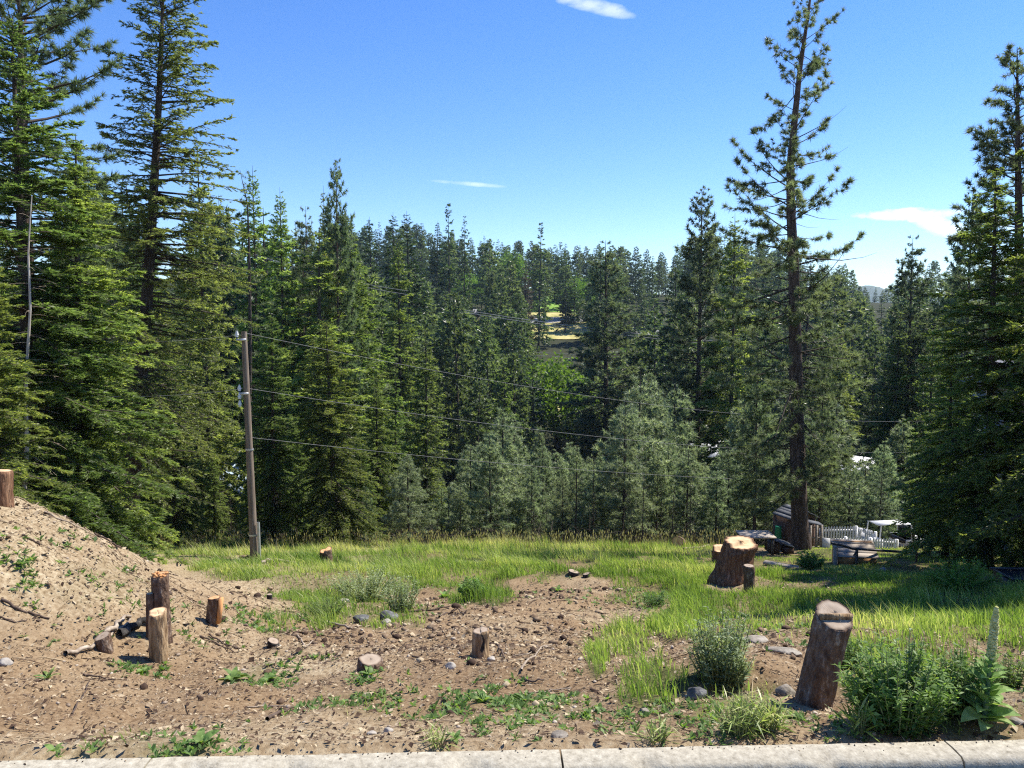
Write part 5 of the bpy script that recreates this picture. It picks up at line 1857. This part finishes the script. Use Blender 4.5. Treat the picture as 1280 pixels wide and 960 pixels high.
# mullein by the kerb
def mullein():
    g = hit(1228, 916)
    Y = g[1] + .03
    k = Y / F_PX
    X = float(at(1228, 914, Y)[0])
    z = float(terr(X, Y))
    t = thing('mullein', 'tall mullein with woolly leaves and a pale flower spike by the kerb', 'plant', (X, Y, z))
    H = (912 - 752) * k
    lean = 10 * k
    link('stem', MB().add(*tubes(np.array([[[0, 0, -.02], [lean * .4, 0, H * .35], [lean * .8, 0, H * .68]]]), np.array([[.012, .010, .008]]), 8)).mesh('mullein_stem', M['stem'], True), t)
    r = np.random.default_rng(3)
    # spike: knobbly column of buds
    m = MB()
    zz = np.linspace(H * .60, H * 1.0, 30)
    for q, z_ in enumerate(zz):
        f = q / 29
        rr_ = .0115 * (1 - f ** 3) + .003
        for b in range(9):
            a = b * .698 + q * .35
            c = np.array([lean * (z_ / H) + rr_ * math.cos(a), rr_ * math.sin(a), z_ + r.normal(0, .002)])
            m.add(IV * r.uniform(.0045, .0075) + c, IF, r.random())
    m.add(*tubes(np.array([[[lean * .6, 0, H * .58], [lean, 0, H]]]), np.array([[.013, .005]]), 8))
    link('flower_spike', m.mesh('flower_spike', M['spike'], True), t)
    for q in range(44):
        f = q / 43
        z_ = H * (.02 + .62 * f ** 1.1)
        ln = (.150 * (1 - f) + .045) * r.uniform(.8, 1.2)
        o = link('leaf', LEAF['mull'], t, (lean * z_ / H, 0, z_), rot=(r.uniform(.25, .6) + f * .5, r.normal(0, .2), q * GOLD + r.normal(0, .25)))
        o.scale = (ln, ln, ln)
    # big low leaf reaching right
    for (rz_, s, lab) in ((-1.35, .17, 'broad bright leaf reaching along the kerb'), (-1.0, .16, None), (-2.1, .13, None), (1.3, .13, None)):
        o = link('leaf', LEAF['mull'], t, (0, 0, .03), rot=(.22, .1, rz_))
        o.scale = (s * 1.15, s, s)
        if lab:
            o['label'] = lab


mullein()


def bush(label, px, py, top_y, wpx, mat, nst=40, lpx=7, wl=.3, perst=26, seed=1, name='weed_bush', cat='plant', group='bushy weeds on the lot', stem='stem', upright=.5):
    g = hit(px, py)
    k = g[1] / F_PX
    H = (py - top_y) * k
    R = wpx / 2 * k
    r = np.random.default_rng(seed)
    t = thing(name, label, cat, (g[0], g[1] + R * .4, g[2]), 0, group)
    az = r.uniform(0, 6.28, nst)
    rr_ = np.sqrt(r.random(nst)) * R
    b = np.stack([np.cos(az) * rr_ * .45, np.sin(az) * rr_ * .45, np.full(nst, -.02)], -1)
    hh_ = H * r.uniform(.5, 1.05, nst) * (1 - .35 * (rr_ / R) ** 2)
    e = np.stack([np.cos(az) * rr_, np.sin(az) * rr_ * .9, hh_], -1)
    mid = (b * .5 + e * .5)
    mid[:, :2] = b[:, :2] + (e[:, :2] - b[:, :2]) * (.5 - .2 * upright)
    dzz = terr(g[0] + e[:, 0], g[1] + R * .4 + e[:, 1]) - g[2]
    e[:, 2] += dzz * .7
    link('stems', MB().add(*tubes(np.stack([b, mid, e], 1), np.tile(np.array([[.006, .004, .0015]]), (nst, 1)) * max(.5, H / .5), 4)).mesh('weed_stems', M[stem], True), t)
    j = np.repeat(np.arange(nst), perst)
    n = len(j)
    f = r.random(n) ** .8
    P = ((1 - f) ** 2)[:, None] * b[j] + (2 * f * (1 - f))[:, None] * mid[j] + (f * f)[:, None] * e[j]
    a = r.uniform(0, 6.28, n)
    el = r.normal(.45, .35, n)
    D = np.stack([np.cos(a) * np.cos(el), np.sin(a) * np.cos(el), np.sin(el)], -1)
    ln = lpx * k * r.uniform(.5, 1.3, n) * (1.15 - .5 * f)
    S = nrm(np.cross(D, np.array([0, 0, 1.0])) + r.normal(0, .4, (n, 3)))
    w = ln * wl
    V = np.stack([P, P + D * (ln * .45)[:, None] + S * (w * .5)[:, None], P + D * ln[:, None] - np.array([0, 0, 1]) * (ln * .12)[:, None], P + D * (ln * .45)[:, None] - S * (w * .5)[:, None]], 1)
    o = link('foliage', MB().add(V.reshape(-1, 3), np.arange(n * 4).reshape(-1, 4), np.clip(r.random(nst)[j] * .4 + r.random(n) * .35 + f * .3, 0, 1)).mesh('weed_foliage', M[mat]), t)
    return t


bush('silvery bushy weed beside the dark hollow in the dirt', 905, 868, 768, 96, 'sage', 80, 10, .27, 60, 1)
bush('big bright leafy weed by the kerb left of the mullein', 1135, 920, 798, 156, 'weed', 120, 15, .34, 56, 2)
bush('tall pale tipped weed stems rising from the big leafy weed', 1145, 912, 778, 70, 'sage', 18, 10, .3, 50, 3, upright=1)
bush('leafy weed behind the mullein', 1215, 900, 800, 90, 'weed', 55, 13, .3, 46, 4)
bush('grey green weed clump in front of the meadow left of the rocks', 405, 776, 738, 55, 'weed', 60, 5, .2, 34, 5)
bush('wide silvery weed clump along the meadow edge', 455, 752, 705, 110, 'sage', 100, 5, .26, 40, 6)
bush('silvery weed clump above the black rock', 500, 764, 715, 60, 'sage', 50, 5, .26, 36, 7)
bush('leafy green weed clump at the meadow edge right of the dark stem', 590, 750, 718, 46, 'weed', 40, 6, .45, 30, 8)
bush('tall thin dark stemmed weed standing in the meadow', 520, 742, 698, 12, 'weed', 4, 4, .4, 40, 9, upright=1)
bush('yellow green shrub in front of the shed', 1016, 712, 688, 46, 'weed', 50, 5, .4, 40, 10)
bush('yellow green low shrub under the shadowed fir at right', 1212, 738, 698, 100, 'leaf', 80, 6, .35, 46, 11)
bush('pale grass like weed in the sun at lower right', 928, 922, 866, 76, 'grass', 80, 34, .07, 4, 12, upright=1)
bush('yellow bladed grass clump right of the silvery weed', 965, 915, 868, 44, 'grass', 34, 34, .09, 4, 13, upright=1)
bush('bladed grass tuft at the kerb by the leaning stump', 1078, 920, 872, 34, 'grass', 16, 40, .09, 4, 14, upright=1)
bush('small grass tuft leaning over the kerb', 545, 933, 905, 40, 'grass', 16, 26, .07, 4, 15, upright=1)
bush('dark grass tuft at the kerb below the bright grass', 822, 930, 895, 44, 'grass', 22, 26, .07, 4, 16, upright=1)
bush('grassy weed behind the tall leaning stump', 1065, 840, 790, 60, 'weed', 50, 9, .22, 30, 17)
bush('leafy weed at the right edge by the kerb', 1268, 860, 812, 60, 'weed', 30, 9, .3, 30, 18)
bush('weed clump at the shaded wood edge below the left bank', 130, 672, 638, 70, 'sage', 50, 6, .25, 34, 19)
bush('grey weed patch in the meadow above the bright grass', 820, 760, 735, 50, 'weed', 36, 5, .3, 30, 20)


# ================================================================== UTILITY POLE AND WIRES
Yu = hit(318, 699)[1]
fx = at(318, 699, Yu)
t = thing('utility_pole', 'leaning wooden utility pole with insulators at the edge of the meadow', 'pole', (fx[0], Yu, float(terr(fx[0], Yu))))
top = at(305, 415, Yu) - np.array(t.location)
link('pole', MB().add(*tubes(np.array([[[0, 0, -.6], [0, 0, 0], top * .5, top]]), np.array([[.122, .118, .098, .078]]), 12)).add(*box_geo(top + np.array([0, 0, .004]), (.12, .12, .01))).mesh('pole_shaft', M['pole'], True), t)


def pole_pt(py):
    f = (699 - py) / (699 - 415)
    return top * f


for (py, sd) in ((420, -1), (486, 1)):
    b = pole_pt(py)
    m = MB()
    for q in range(3 if sd > 0 else 1):
        for (z_, rr_) in ((0, .04), (.05, .055), (.10, .04), (.13, .02)):
            V, F = tubes(np.array([[[0, 0, z_ - .025], [0, 0, z_ + .025]]]), np.array([[rr_, rr_ * .9]]), 10)
            m.add(V + b + np.array([-.17, -.1, -.22 * q]), F)
    link('insulator', m.mesh('insulator', M['porcelain'], True), t)
    box('bracket', tuple(b + np.array([-.05, -.1, -.1])), (.26, .05, .06), M['galv'], t)
c0 = pole_pt(690)
link('conduit', MB().add(*tubes(np.array([[[.17, -.06, -.3], [.16, -.06, 1.1]]]), np.array([[.045, .045]]), 8)).mesh('conduit', M['galv'], True), t)
for py in (668, 560):
    b = pole_pt(py)
    link('band', MB().add(*tubes(np.array([[b + np.array([0, 0, -.02]), b + np.array([0, 0, .03])]]), np.array([[.130, .130]]) * (1 if py > 600 else .9), 14)).mesh('band', M['galv'], True), t)
P1 = np.array(t.location)
# second pole hidden among the right hand firs
Y2 = 44.0
x2 = (1205 - CX) / F_PX * Y2
t2 = thing('utility_pole', 'far utility pole hidden among the right hand firs', 'pole', (x2, Y2, float(terr(x2, Y2))))
h2 = float(at(1205, 520, Y2)[2]) - t2.location[2]
link('pole', MB().add(*tubes(np.array([[[0, 0, -.6], [0, 0, h2 * .5], [0, 0, h2 + .3]]]), np.array([[.16, .13, .11]]), 10)).mesh('far_pole_shaft', M['pole'], True), t2)


def wire(label, A, B, sag, R=.0056, n=40):
    f = np.linspace(0, 1, n)
    P = A + (B - A) * f[:, None]
    P[:, 2] -= sag * 4 * f * (1 - f)
    o = P.mean(0)
    ob = link('power_line', MB().add(*tubes((P - o)[None], np.full((1, n), R), 5)).mesh('power_line', M['wire'], True), None, o)
    return tag(ob, label, 'wire', 'overhead wires')


for i, (pa, pb, sag, lab) in enumerate(((416, 524, .95, 'topmost wire running right from the utility pole'), (484, 562, .8, 'middle wire running right from the utility pole'), (545, 598, .6, 'lowest wire running right from the utility pole'))):
    wire(lab, P1 + pole_pt(pa), at(1205, pb, Y2), sag)
wire('topmost wire running left from the utility pole', P1 + pole_pt(418), at(-120, 392, 24), .5)
wire('lower wire running left from the utility pole', P1 + pole_pt(484), at(-120, 462, 24), .5)
for i, (a, b, Y, lab) in enumerate((((375, 331), (470, 354), 55, 'upper of the two wires crossing the left wood'), ((378, 334), (470, 358), 55, 'lower of the two wires crossing the left wood'),
                                    ((690, 440), (860, 447), 140, 'far upper wire crossing behind the big dark pine'), ((690, 444), (860, 452), 140, 'far lower wire crossing behind the big dark pine'), ((640, 395), (860, 422), 90, 'far wire crossing in front of the lawn and the dark pines'),
                                    ((640, 398), (860, 426), 90, 'second far wire crossing in front of the lawn and the dark pines'))):
    A, B = at(a[0] - 60, a[1] - 60 * (b[1] - a[1]) / (b[0] - a[0]), Y), at(b[0] + 40, b[1] + 40 * (b[1] - a[1]) / (b[0] - a[0]), Y)
    wire(lab, A, B, .3, .02 if Y < 80 else .035)


# ================================================================== YARD AT THE RIGHT
def picket_run(root, A, B, h, n, post_at=()):
    A, B = np.array(A, float), np.array(B, float)
    d = (B - A)
    L_ = np.linalg.norm(d[:2])
    u = d / np.linalg.norm(d)
    yaw = math.atan2(d[1], d[0])
    R_ = np.array(rzm(yaw))
    pk = MB()
    w, th = L_ / n * .55, .02
    V = np.array([[-w / 2, -th / 2, 0], [w / 2, -th / 2, 0], [w / 2, -th / 2, h * .92], [0, -th / 2, h], [-w / 2, -th / 2, h * .92], [-w / 2, th / 2, 0], [w / 2, th / 2, 0], [w / 2, th / 2, h * .92], [0, th / 2, h], [-w / 2, th / 2, h * .92]])
    me = bpy.data.meshes.new('picket')
    me.from_pydata([tuple(v) for v in V @ R_.T], [], [(0, 1, 2, 3, 4), (9, 8, 7, 6, 5), (0, 5, 6, 1), (1, 6, 7, 2), (2, 7, 8, 3), (3, 8, 9, 4), (4, 9, 5, 0)])
    me.materials.append(M['white'])
    for k in range(n):
        p = A + d * (k + .5) / n
        link('picket', me, root, tuple(p))
    for f in (.25, .75):
        c = (A + B) / 2 + np.array([0, 0, h * f]) + R_ @ np.array([0, .035, 0])
        m = MB()
        V, F = box_geo((0, 0, 0), (L_, .035, .07))
        V[:, 2] += V[:, 0] / L_ * d[2]
        m.add(V @ R_.T + c, F)
        link('rail', m.mesh('rail', M['white']), root)
    for f in (0,) + tuple(post_at) + (1,):
        c = A + d * f + R_ @ np.array([0, .10, 0])
        box('post', (c[0], c[1], c[2] + h * .46), (.09, .09, h * .96), M['white'], root, rzm(yaw))


def gp(px, Y):
    x = (px - CX) / F_PX * Y
    return np.array([x, Y, float(terr(x, Y))])


def fence_pt(px, by, Y):
    p = at(px, by, Y)
    return p


f1 = thing('picket_fence', 'white picket fence running behind the shed and the wooden hutch', 'fence')
hF = 24 / F_PX * 30
picket_run(f1, fence_pt(1027, 681, 30), fence_pt(1071, 680, 30), hF, 13)
picket_run(f1, fence_pt(1071.5, 680, 29.9), fence_pt(1090, 686, 27.6), hF * .92, 8)
f2 = thing('picket_fence', 'front run of white picket fence between the hutch and the white cart', 'fence')
picket_run(f2, fence_pt(1058, 690, 27), fence_pt(1089, 691, 27), hF * .75, 9)
picket_run(f2, fence_pt(1089.5, 692, 26.9), fence_pt(1122, 694, 26.9), hF * .78, 10, (.15,))


def shed():
    Y = 28.0
    k = Y / F_PX
    p = at(999, 690, Y)
    zb = min(p[2], float(terr(p[0], Y)))
    t = thing('shed', 'small dark brown wooden shed with a grey roof behind the tall ponderosa', 'shed', (p[0], Y + .6, p[2]), .35)
    W, D, Hh = 38 * k, 1.0, 42 * k
    n = 9
    for q in range(n):
        x = -W / 2 + W * (q + .5) / n
        box('board', (x, -D / 2 + (.004 if q % 2 else 0), Hh / 2 - .2), (W / n * .94, .025, Hh + .4), M['shedwood'], t, tint=rng.random())
    for s in (-1, 1):
        box('wall', (s * (W / 2 - .02), .03, Hh / 2 - .2), (.03, D, Hh + .4), M['shedwood'], t)
    box('wall', (0, D / 2, Hh / 2 - .2), (W - .05, .03, Hh + .4), M['shedwood'], t)
    # door with brace
    d = box('door', (-W * .2, -D / 2 - .03, Hh * .42), (W * .34, .02, Hh * .78), M['char'], t)
    box('brace', (-W * .2, -D / 2 - .052, Hh * .42), (W * .38, .02, .05), M['greywood'], d, ry(.75))
    box('batten', (-W * .2, -D / 2 - .052, Hh * .74), (W * .34, .02, .05), M['greywood'], d)
    # gabled roof, shingle rows
    rf = thing_part('roof', t)
    rise = .30
    for s in (-1, 1):
        for q in range(4):
            f = (q + .5) / 4
            sl = math.hypot(W / 2 + .06, rise)
            an = math.atan2(rise, W / 2 + .06)
            cx = s * (W / 2 + .06) * (1 - f)
            cz = Hh + rise * f + .02 + .012 * (q % 2)
            box('shingle', (cx, -.05, cz), (sl / 4 * 1.08, D + .16, .025), M['shingle'], rf, ry(s * an), rng.random())
    for yy in (-D / 2, D / 2):
        m = MB().add([[-W / 2, yy, Hh], [W / 2, yy, Hh], [0, yy, Hh + rise * .85], [-W / 2, yy + .02, Hh], [W / 2, yy + .02, Hh], [0, yy + .02, Hh + rise * .85]], np.array([[0, 1, 2], [5, 4, 3]]))
        link('gable', m.mesh('gable', M['shedwood']), t)


def thing_part(name, parent):
    o = bpy.data.objects.new(name, None)
    col.objects.link(o)
    o.parent = parent
    return o


shed()
# pen frame beside the shed
Y = 27.4
t = thing('animal_pen', 'small post and rail pen with a pale side panel between shed and fence', 'pen', tuple(at(1024, 690, Y)))
k = Y / F_PX
for x in (-12, -4, 2):
    box('post', (x * k, 0, 17 * k), (.07, .07, 36 * k), M['greywood'], t)
for z_ in (6, 18, 32):
    box('rail', (-5 * k, .04, z_ * k), (18 * k, .035, .05), M['greywood'], t)
box('panel', (7 * k, -.1, 9 * k), (9 * k, .03, 20 * k), M['white'], t, rzm(-.5))
box('roof_board', (-5 * k, .25, 36 * k), (20 * k, .5, .04), M['shingle'], t, ry(.2))
p = at(972, 690, 28.2)
t = thing('water_barrel', 'green plastic water barrel standing against the left of the shed', 'barrel', tuple(p))
V, F = tubes(np.array([[[0, 0, -.1], [0, 0, .05], [0, 0, .45], [0, 0, .85], [0, 0, .95]]]), np.array([[.115, .12, .13, .12, .11]]), 14)
link('drum', MB().add(V, F).mesh('drum', M['green'], True), t)
link('lid', MB().add(*tubes(np.array([[[0, 0, .945], [0, 0, .98], [0, 0, .985]]]), np.array([[.118, .115, .01]]), 14)).mesh('barrel_lid', M['green'], True), t)
# low table of white boards
p = at(944, 689, 23)
t = thing('table', 'low outdoor table with a pale top behind the big stump', 'table', tuple(p))
for q in range(4):
    box('board', (0, -.3 + .2 * q, .52), (1.0, .185, .04), M['greywood'], t, tint=.8 + .1 * (q % 2))
for sx in (-1, 1):
    for sy in (-1, 1):
        box('leg', (sx * .42, sy * .3, .24), (.07, .07, .54), M['steel'], t)
p = at(975, 688, 24)
t = thing('cold_frame', 'dark sloping lidded cold frame left of the shed', 'box', tuple(p))
box('lid', (0, 0, .30), (.75, .6, .03), M['shingle'], t, ry(.35))
box('side', (-.25, 0, .14), (.3, .5, .34), M['shedwood'], t)
box('side', (.2, 0, .06), (.3, .5, .2), M['shedwood'], t)


def hutch():
    Y = 19.0
    k = Y / F_PX
    g = at(1067, 713, Y)
    t = thing('wooden_hutch', 'small wooden hutch with a sloping grey plank lid in the long grass', 'hutch', (g[0], Y, g[2]), -.14)
    W, Hh, D = 50 * k, 20 * k, .42
    z0 = -.25
    n = 4
    for q in range(n):
        h = (Hh - z0) / n
        box('front_board', (0, -D / 2 - .003 * (q % 2), z0 + h * (q + .5)), (W * .96, .025, h * .96), M['orangewood'], t, tint=rng.random())
    box('back_board', (0, D / 2, (Hh + z0) / 2 + .15), (W * .96, .025, Hh - z0 + .3), M['orangewood'], t)
    for s in (-1, 1):
        box('end_panel', (s * W * .47, 0, (Hh + z0) / 2), (.03, D - .03, Hh - z0), M['orangewood'], t)
    an = math.atan2(.29, D + .12)
    for q in range(4):
        f = (q + .5) / 4
        box('lid_plank', (0, -D / 2 - .06 + (D + .12) * f, Hh + .29 * f + .02), (W * 1.04, (D + .12) / 4 * 1.22, .022), M['greywood'], t, rx(an), .2 + .6 * rng.random())
    box('corner_post', (-W * .52, -D / 2 - .03, 12 * k), (.09, .09, 36 * k + .3), M['greywood'], t)
    box('middle_post', (-W * .02, -D / 2 - .05, 12 * k), (.06, .06, 42 * k), M['steel'], t)
    return t


hutch()
Y = 18.6
A, B, C = at(1039, 679, Y), at(1066, 686, Y), at(1146, 691, Y + .5)
t = thing('pipe_rail', 'dark steel pipe rail passing over the wooden hutch', 'rail', tuple(A))
A_ = A
link('pipe', MB().add(*tubes(np.array([[A - A_, (A + B) / 2 - A_ + [0, 0, .02], B - A_, C - A_]]), np.full((1, 4), .032), 8)).mesh('pipe', M['steel'], True), t)
link('brace', MB().add(*tubes(np.array([[B - A_ + [.02, 0, -.18], B - A_ + [.12, 0, -.03]]]), np.full((1, 2), .02), 6)).mesh('pipe_brace', M['steel'], True), t)
g = float(terr(C[0], C[1]))
link('post', MB().add(*tubes(np.array([[C - A_ + [0, 0, 0], [C[0] - A_[0], C[1] - A_[1], g - A_[2] - .1]]]), np.full((1, 2), .03), 8)).mesh('pipe_post', M['steel'], True), t)


def cart():
    Y = 28.6
    p = at(1114, 694, Y)
    t = thing('utility_cart', 'white open utility cart with a flat canopy behind the picket fence', 'cart', tuple(p), .12)
    box('canopy', (-.1, 0, 1.25), (1.3, .6, .035), M['white'], t)
    for sx in (-.72, .48):
        for sy in (-.42, .42):
            link('canopy_post', MB().add(*tubes(np.array([[[sx * 1.08, sy, .55], [sx, sy, 1.25]]]), np.full((1, 2), .022), 6)).mesh('canopy_post', M['white'], True), t)
    box('floor_pan', (0, 0, .34), (1.9, 1.0, .08), M['black'], t)
    box('front_cowl', (-.82, 0, .55), (.28, 1.0, .45), M['white'], t, ry(.18))
    box('rear_body', (.62, 0, .54), (.75, 1.02, .36), M['white'], t)
    box('seat', (.32, 0, .66), (.45, .95, .12), M['black'], t)
    box('backrest', (.58, 0, .92), (.09, .92, .36), M['black'], t, ry(.12))
    link('steering_wheel', MB().add(*tubes(np.array([[[-.42 + .1 * math.sin(q), -.2 + .17 * math.cos(q), .92 + .12 * math.sin(q)] for q in np.linspace(0, 6.28, 14)]]), np.full((1, 14), .012), 5)).mesh('steering_wheel', M['black'], True), t)
    for sx in (-.68, .66):
        for sy in (-.46, .46):
            w = link('wheel', MB().add(*tubes(np.array([[[sx, sy - .09, .22], [sx, sy - .08, .22], [sx, sy + .08, .22], [sx, sy + .09, .22]]]), np.array([[.12, .23, .23, .12]]), 16)).mesh('wheel', M['black'], True), t)
            link('rim', MB().add(*tubes(np.array([[[sx, sy - .094, .22], [sx, sy + .094, .22]]]), np.array([[.11, .11]]), 12)).mesh('rim', M['galv'], True), w)


cart()
# black tub at the right edge
g = at(1278, 737, 13.2)
t = thing('plastic_tub', 'black plastic tub in the grass at the right edge', 'tub', (g[0], g[1], g[2]))
m = MB()
V = []
for (z_, s) in ((-.1, .84), (0, .86), (.27, 1.0), (.27, .94), (.06, .82)):
    V += [[-.36 * s, -.28 * s, z_], [.36 * s, -.28 * s, z_], [.36 * s, .28 * s, z_], [-.36 * s, .28 * s, z_]]
F = []
for q in range(4):
    for e in range(4):
        F.append([q * 4 + e, q * 4 + (e + 1) % 4, q * 4 + 4 + (e + 1) % 4, q * 4 + 4 + e])
m.add(V, np.array(F))
m.add(np.array(V)[16:20], [[0, 1, 2, 3]])
link('bin', m.mesh('tub_bin', M['black']), t)
mm = MB()
for (c, s) in (((0, -.285, .28), (.78, .05, .045)), ((0, .285, .28), (.78, .05, .045)), ((-.367, 0, .28), (.045, .52, .045)), ((.367, 0, .28), (.045, .52, .045))):
    mm.add(*box_geo(c, s))
link('rim', mm.mesh('tub_rim', M['black']), t)
# white garden marker boards lying in the long grass in front of the shed
p = hit(978, 708)
o = box('timber_board', (0, 0, .03), (.9, .2, .05), M['greywood'], None, rzm(-.6))
o.location = p
tag(o, 'weathered board lying in the grass in front of the shed', 'board')


# ---- houses
def house(label, px, py_base, Y, W, D, H, rise, wall, roof, yaw=0, nwin=3, gable_front=False, nshing=5, z=None, name='house'):
    X = (px - CX) / F_PX * Y
    z = float(terr(X, Y)) if z is None else z
    t = thing(name, label, 'house', (X, Y, z), yaw)
    b = MB().add(*box_geo((0, 0, H / 2 - 1), (W, D, H + 2)))
    link('wall', b.mesh('house_wall', M[wall]), t)
    rf = thing_part('roof', t)
    ov = .5
    an = math.atan2(rise, D / 2 + ov)
    sl = math.hypot(rise, D / 2 + ov)
    for s in (-1, 1):
        box('roof_slope', (0, s * (D / 2 + ov) / 2, H + rise / 2 + .06), (W + 1, sl, .16), M[roof], rf, rx(-s * an))
    for sx in (-1, 1):
        m = MB().add([[sx * W / 2, -D / 2, H], [sx * W / 2, D / 2, H], [sx * W / 2, 0, H + rise * .9]], np.array([[0, 1, 2]]))
        link('gable', m.mesh('house_gable', M[wall]), t)
    for q in range(nwin):
        x = -W / 2 + W * (q + .5) / nwin
        if q == nwin // 2:
            box('door', (x, -D / 2 - .03, 1.05), (1.0, .08, 2.1), M['white'], t)
        else:
            w = box('window', (x, -D / 2 - .02, H * .58), (1.5, .07, 1.2), M['white'], t)
            box('pane', (x, -D / 2 - .06, H * .58), (1.3, .02, 1.0), M['glass'], w)
    box('chimney', (W * .25, .8, H + rise + .3), (.7, .7, 1.4), M['brownwall'], rf)
    return t


house('low brown house with a grey roof on the far hill below the spire fir', 577, 362, 245, 11, 8, 2.9, 1.7, 'brownwall', 'greyroof', .1, 3)
house('white roofed house seen between the firs left of the utility pole', 283, 505, 74, 8, 7, 3.0, 2.0, 'cream', 'blueroof', -.2, 3)
house('pale building with a white roof in the valley left of the tall ponderosa', 893, 545, 100, 7, 7, 3.0, 1.6, 'cream', 'whiteroof', .5, 3)
house('white roofed house right of the tall ponderosa in the trees', 1092, 550, 78, 8, 7, 3.0, 2.0, 'cream', 'whiteroof', -.7, 3)
house('white house beside the valley lane behind the big dark pine', 742, 500, 134, 9, 7, 2.8, 1.4, 'cream', 'whiteroof', .2, 3)
house('grey roofed house half hidden right of the big dark pine', 805, 395, 225, 9, 8, 3, 2, 'brownwall', 'greyroof', .5, 3)


def siding_house():
    Y = 24.0
    X = 17.6
    z = float(terr(X, Y))
    t = thing('house', 'blue grey sided house in the shade behind the right hand firs', 'house', (X, Y, z), 0)
    W, H, D = 4.6, 5.2, 1.6
    n = 22
    for q in range(n):
        h = (H + .8) / n
        box('siding_board', (0, -.012 * (q % 2) * 0 - .01, -.8 + h * (q + .5)), (W, .03, h * .95), M['siding'], t, rx(.03), rng.random())
    box('wall', (0, D / 2 + .02, H / 2 - .4), (W - .05, D, H + .8), M['siding'], t)
    for q, (x, z_) in enumerate(((-1.1, 3.6), (1.0, 3.6), (-1.1, 1.2))):
        w = box('window', (x, -.06, z_), (1.0, .06, 1.2), M['white'], t)
        box('pane', (x, -.1, z_), (.84, .02, 1.04), M['glass'], w)
    rf = thing_part('roof', t)
    for s in (-1, 1):
        box('roof_slope', (s * (W / 4 + .1), D / 2, H + .75), (W / 2 + .6, D + .8, .14), M['greyroof'], rf, ry(s * .5))


siding_house()

# ================================================================== AIR
hz = MB().add(*box_geo((0, 2000, 60), (7600, 4180, 320)))
mh, nt, N, L = newmat('haze_air')
out = N('ShaderNodeOutputMaterial')
pv = N('ShaderNodeVolumePrincipled')
pv.inputs['Color'].default_value = (.62, .80, 1.0, 1)
pv.inputs['Density'].default_value = 0.00011
pv.inputs['Anisotropy'].default_value = 0.2
L(pv.outputs[0], out.inputs['Volume'])
USE_HAZE = True
if USE_HAZE:
    ho = link('haze', hz.mesh('haze', mh), kind='stuff')
    tag(ho, 'thin blue air over the valley', 'haze', kind='stuff')
